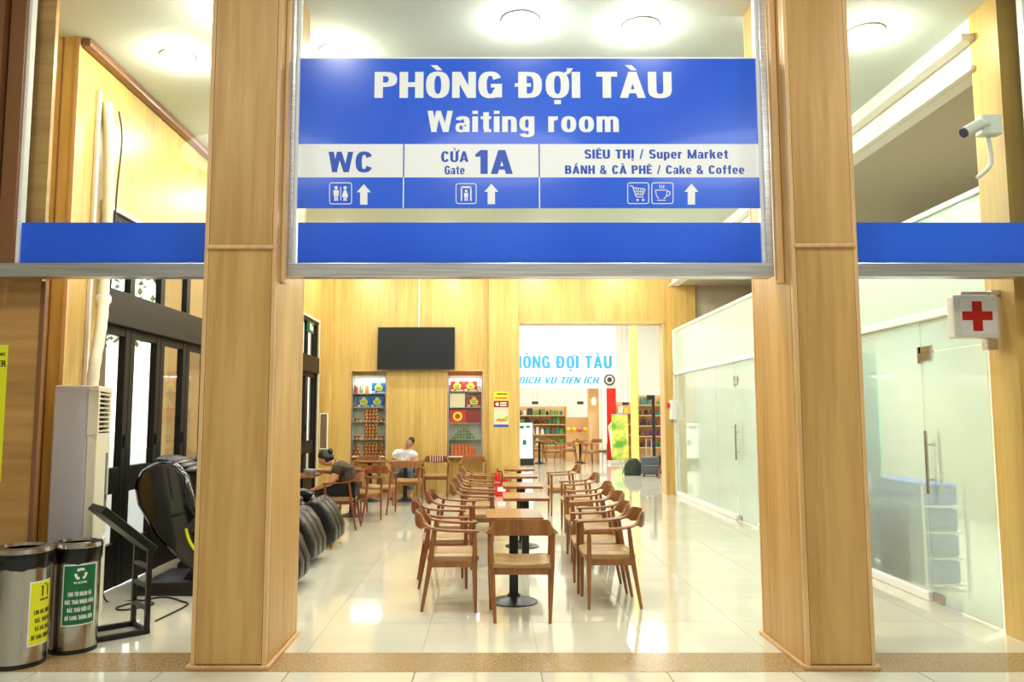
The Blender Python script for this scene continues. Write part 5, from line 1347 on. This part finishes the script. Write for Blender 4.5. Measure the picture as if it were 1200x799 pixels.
# shelving units with goods
SHW = mat('shelf_wood', srgb(214, 170, 116), 0.5)
GC = [mat('goods_' + n_, c, 0.5) for n_, c in (('plum', srgb(96, 60, 110)), ('brown', srgb(110, 76, 54)), ('teal', srgb(60, 120, 112)), ('yellow', srgb(232, 200, 60)), ('green', srgb(90, 140, 70)), ('black', srgb(50, 48, 48)), ('rose', srgb(200, 110, 100)), ('white', srgb(225, 222, 214)))]
GN = ['plum', 'brown', 'teal', 'yellow', 'green', 'black', 'rose', 'white']
ORD = ['first', 'second', 'third', 'fourth', 'fifth', 'sixth', 'seventh', 'eighth', 'ninth', 'tenth'] + [f'{k}th' for k in range(11, 40)]
def shelving(x0, x1, y, zs, top, label, tone, where):
    t = empty('shop_shelf', ((x0 + x1) / 2, y, 0)); tag(t, label, 'shelf', None)
    hw = (x1 - x0) / 2
    box(-hw, hw, 0.32, 0.35, 0, top).obj('back_board', SHW, t)
    for s in (-1, 1): box(s * hw - .02, s * hw + .02, 0, .34, 0, top).obj('side_board', SHW, t)
    for z in zs: box(-hw + .02, hw - .02, 0.0, .32, z - .035, z).obj('shelf_board', SHW, t)
    n = 0
    for bd_, z in zip(['lowest', 'second', 'third', 'fourth', 'fifth'], zs):
        xx = x0 + 0.08; cnt = 0
        while xx < x1 - 0.25:
            w_ = random.uniform(0.1, 0.2); h = random.uniform(0.16, 0.30); k = random.choice(tone)
            if random.random() < 0.4:
                me = MB().lathe([(w_ * .4, 0), (w_ * .4, h * .7), (w_ * .18, h * .85), (w_ * .18, h)], 12).mesh('packaged_good', GC[k], smooth=40)
                nm = 'bottle'
            else:
                me = MB().box(-w_ / 2, w_ / 2, -0.07, 0.07, 0, h).mesh('packaged_good', GC[k], bevel=0.008); nm = 'carton'
            o = bpy.data.objects.new(nm, me); COL.objects.link(o); o.location = (xx + w_ / 2, y + 0.14, z)
            tag(o, f'{GN[k]} {nm}, {ORD[cnt]} from left, {bd_} board, {where}', nm, f'goods on the {where}'); cnt += 1
            xx += w_ + random.uniform(0.01, 0.05)
xa = at(752, 500, 29)[0]; xb = at(790, 500, 29)[0]
shelving(at(722, 500, 29)[0], at(742, 500, 29)[0], 29.0, [0.45, 0.9, 1.3, 1.7], 2.1, 'wooden shop shelf between the banner and the yellow column', [1, 6, 3, 1, 7], 'shelf left of the yellow column')
shelving(at(748, 500, 29)[0], at(786, 500, 29)[0], 29.0, [0.45, 0.86, 1.24, 1.62, 2.0], 2.35, 'wooden shop shelf right of the yellow column, full of goods', [0, 1, 2, 5, 0, 4], 'shelf right of the yellow column')
shelving(at(596, 500, 30)[0], at(664, 500, 30)[0], 30.0, [0.5, 0.9, 1.28, 1.62], 1.95, 'long wooden shop shelf behind the screen kiosk', [5, 1, 2, 7, 7, 4], 'long shelf behind the kiosk')
t = empty('goods_stand', (at(680, 520, 28.5)[0], 28.5, 0)); tag(t, 'yellow goods stand behind the far cafe tables', 'stand')
MB().box(-0.5, 0.5, -0.2, 0.3, 0, 0.5).box(-0.5, 0.5, 0.0, 0.3, .5, 1.0).box(-0.5, 0.5, 0.2, 0.3, 1.0, 1.55).obj('stepped_body', SHW, t, bevel=.01)
for k in range(5):
    for z, yy in ((0.5, -0.1), (1.0, 0.1)):
        o = MB().ell((0, 0, 0.09), (0.085, 0.07, 0.09), 10, 8).obj('packet', GC[3] if (k + (z > .6)) % 3 else GC[6], None, smooth=60, loc=(t.location.x - .4 + k * .2, 28.5 + yy, z))
        tag(o, f'{"lower" if z < .6 else "upper"} row bright packet on the yellow goods stand, {ORD[k]} from the left', 'packet', 'packets on the goods stand')
# wooden column with lamp
xw = at(696, 500, 27.6)[0]
t = empty('wooden_column', (xw, 27.6, 0)); tag(t, 'pale wooden column with wall lamp left of the red column', 'column')
box(-.18, .18, 0, .3, 0, 3.0).obj('shaft', TRIMW, t)
MB().ell((0, -.06, 2.1), (.06, .06, .14), 10, 8).obj('wall_lamp', mat('lamp_warm', (1, .85, .55, 1), .5, emis=3), t, smooth=60)
# cafe chairs and tables in the far hall
for i, (px, y, rz) in enumerate(((646, 26.6, 200), (668, 27.6, 90), (690, 26.3, -80), (702, 27.0, 180), (632, 27.8, 90))):
    chair(at(px, 530, y)[0], y, rz, f'{["brown chair facing the camera beside the screen kiosk", "brown chair beside the goods stand", "brown chair left of the far wooden column", "brown chair in front of the far wooden column", "brown chair half behind the screen kiosk"][i]}', 'far cafe chairs')
for i, (px, y) in enumerate(((632, 26.6), (680, 27.0))):
    table(at(px, 530, y)[0], y, ['far cafe table beside the screen kiosk', 'far cafe table in front of the goods stand'][i], 'far cafe tables', 0)
# pendant sign strips hanging
for i, (px, y_) in enumerate(((627, 472), (680, 472), (733, 473))):
    X, Z = at(px, y_, 27.6)
    t = empty('hanging_plate', (X, 27.6, Z)); tag(t, ['small dark hanging plate over the long shelf', 'small dark hanging plate over the goods stand', 'small dark hanging plate over the banner stand'][i], 'sign', 'small hanging plates in the shop')
    box(-.11, .11, -.01, .01, -.05, .05).obj('plate', GC[5], t)
    MB().box(-.09, -.085, -.002, .002, .05, 6.2 - Z).box(.085, .09, -.002, .002, .05, 6.2 - Z).obj('wires', GC[5], t)

# luggage
def at_floor(px, py):
    # floor point seen at a photo position
    b = -(py - 399.5) / F_PX; a = (px - 573) / F_PX
    dy = Fv[0] + b * Uv[0]; dz = Fv[1] + b * Uv[1]; k = -CAM_H / dz
    return a * k, dy * k
x, y = at_floor(762, 558)
t = empty('suitcase', (x, y, 0)); tag(t, 'charcoal wheeled suitcase with raised handle beyond the doorway', 'suitcase')
box(-0.23, 0.23, -0.13, 0.13, 0.05, 0.52).obj('case_body', GREYS, t, bevel=0.05, smooth=50, seg=3)
box(-0.19, 0.19, -0.16, -0.12, 0.10, 0.30).obj('front_pocket', GREYS, t, bevel=0.03, smooth=50)
MB().box(-0.19, 0.19, -0.163, -0.158, 0.29, 0.296).obj('zip', STEEL, t)
MB().tube([(-0.07, 0.1, 0.5), (-0.07, 0.1, 0.97), (0.07, 0.1, 0.97), (0.07, 0.1, 0.5)], 0.012, 8).obj('pull_handle', STEEL, t)
for s in (-1, 1): MB().tube([(s * .17 - .02, -0.05, 0.035), (s * .17 + .02, -0.05, 0.035)], 0.035, 12).obj('wheel', BLACK, t)
x, y = at_floor(744, 557)
t = empty('holdall', (x - .03, y + .1, 0)); tag(t, 'dark green soft holdall standing left of the suitcase', 'bag')
MB().prism([(-0.24, 0), (0.2, 0), (0.22, 0.3), (0.1, 0.46), (-0.08, 0.44), (-0.22, 0.26)], -0.14, 0.14).obj('bag_body', GRNB, t, bevel=0.05, smooth=50, seg=3)
MB().tube(smooth_path([(-0.1, -0.15, 0.42), (-0.24, -0.17, 0.25), (-0.32, -0.16, 0.03)], 12), 0.012, 6).obj('strap', GRNB, t)
x, y = at_floor(774, 555)
t = empty('backpack', (x + .02, y, 0)); tag(t, 'black backpack standing right of the suitcase', 'bag')
MB().prism([(-0.18, 0), (0.18, 0), (0.19, 0.34), (0.1, 0.52), (-0.08, 0.52), (-0.17, 0.34)], -0.12, 0.12).obj('bag_body', BLACK, t, bevel=0.05, smooth=50, seg=3)
MB().tube(smooth_path([(-0.05, 0, 0.5), (0, 0, 0.57), (0.05, 0, 0.5)], 8), 0.01, 6).obj('grab_handle', BLACK, t)
x, y = at_floor(776, 560)
t = empty('easel', (x + .1, y - .1, 0)); tag(t, 'wooden folding easel leg stand at the right jamb of the far doorway', 'easel')
for q in ((-0.25, -0.1), (0.2, -0.1), (0.0, 0.3)):
    MB().tube([(q[0], q[1], 0), (0.0, 0.02, 0.85)], 0.02, 6).obj('leg', CHWR, t)
MB().box(-0.14, 0.12, -0.07, -0.04, 0.35, 0.39).obj('cross_bar', CHWR, t)
x = at(766, 500, 25)[0]
t = empty('display_post', (x, 25, 0)); tag(t, 'thin black display post behind the luggage', 'post')
MB().tube([(0, 0, 0), (0, 0, 2.15)], 0.05, 10).obj('pole', BLACK, t)
MB().lathe([(0.25, 0), (0.25, 0.02), (0.05, 0.04)], 20).obj('base', BLACK, t)
box(-0.2, 0.05, -.03, .03, 2.1, 2.25).obj('head', BLACK, t)
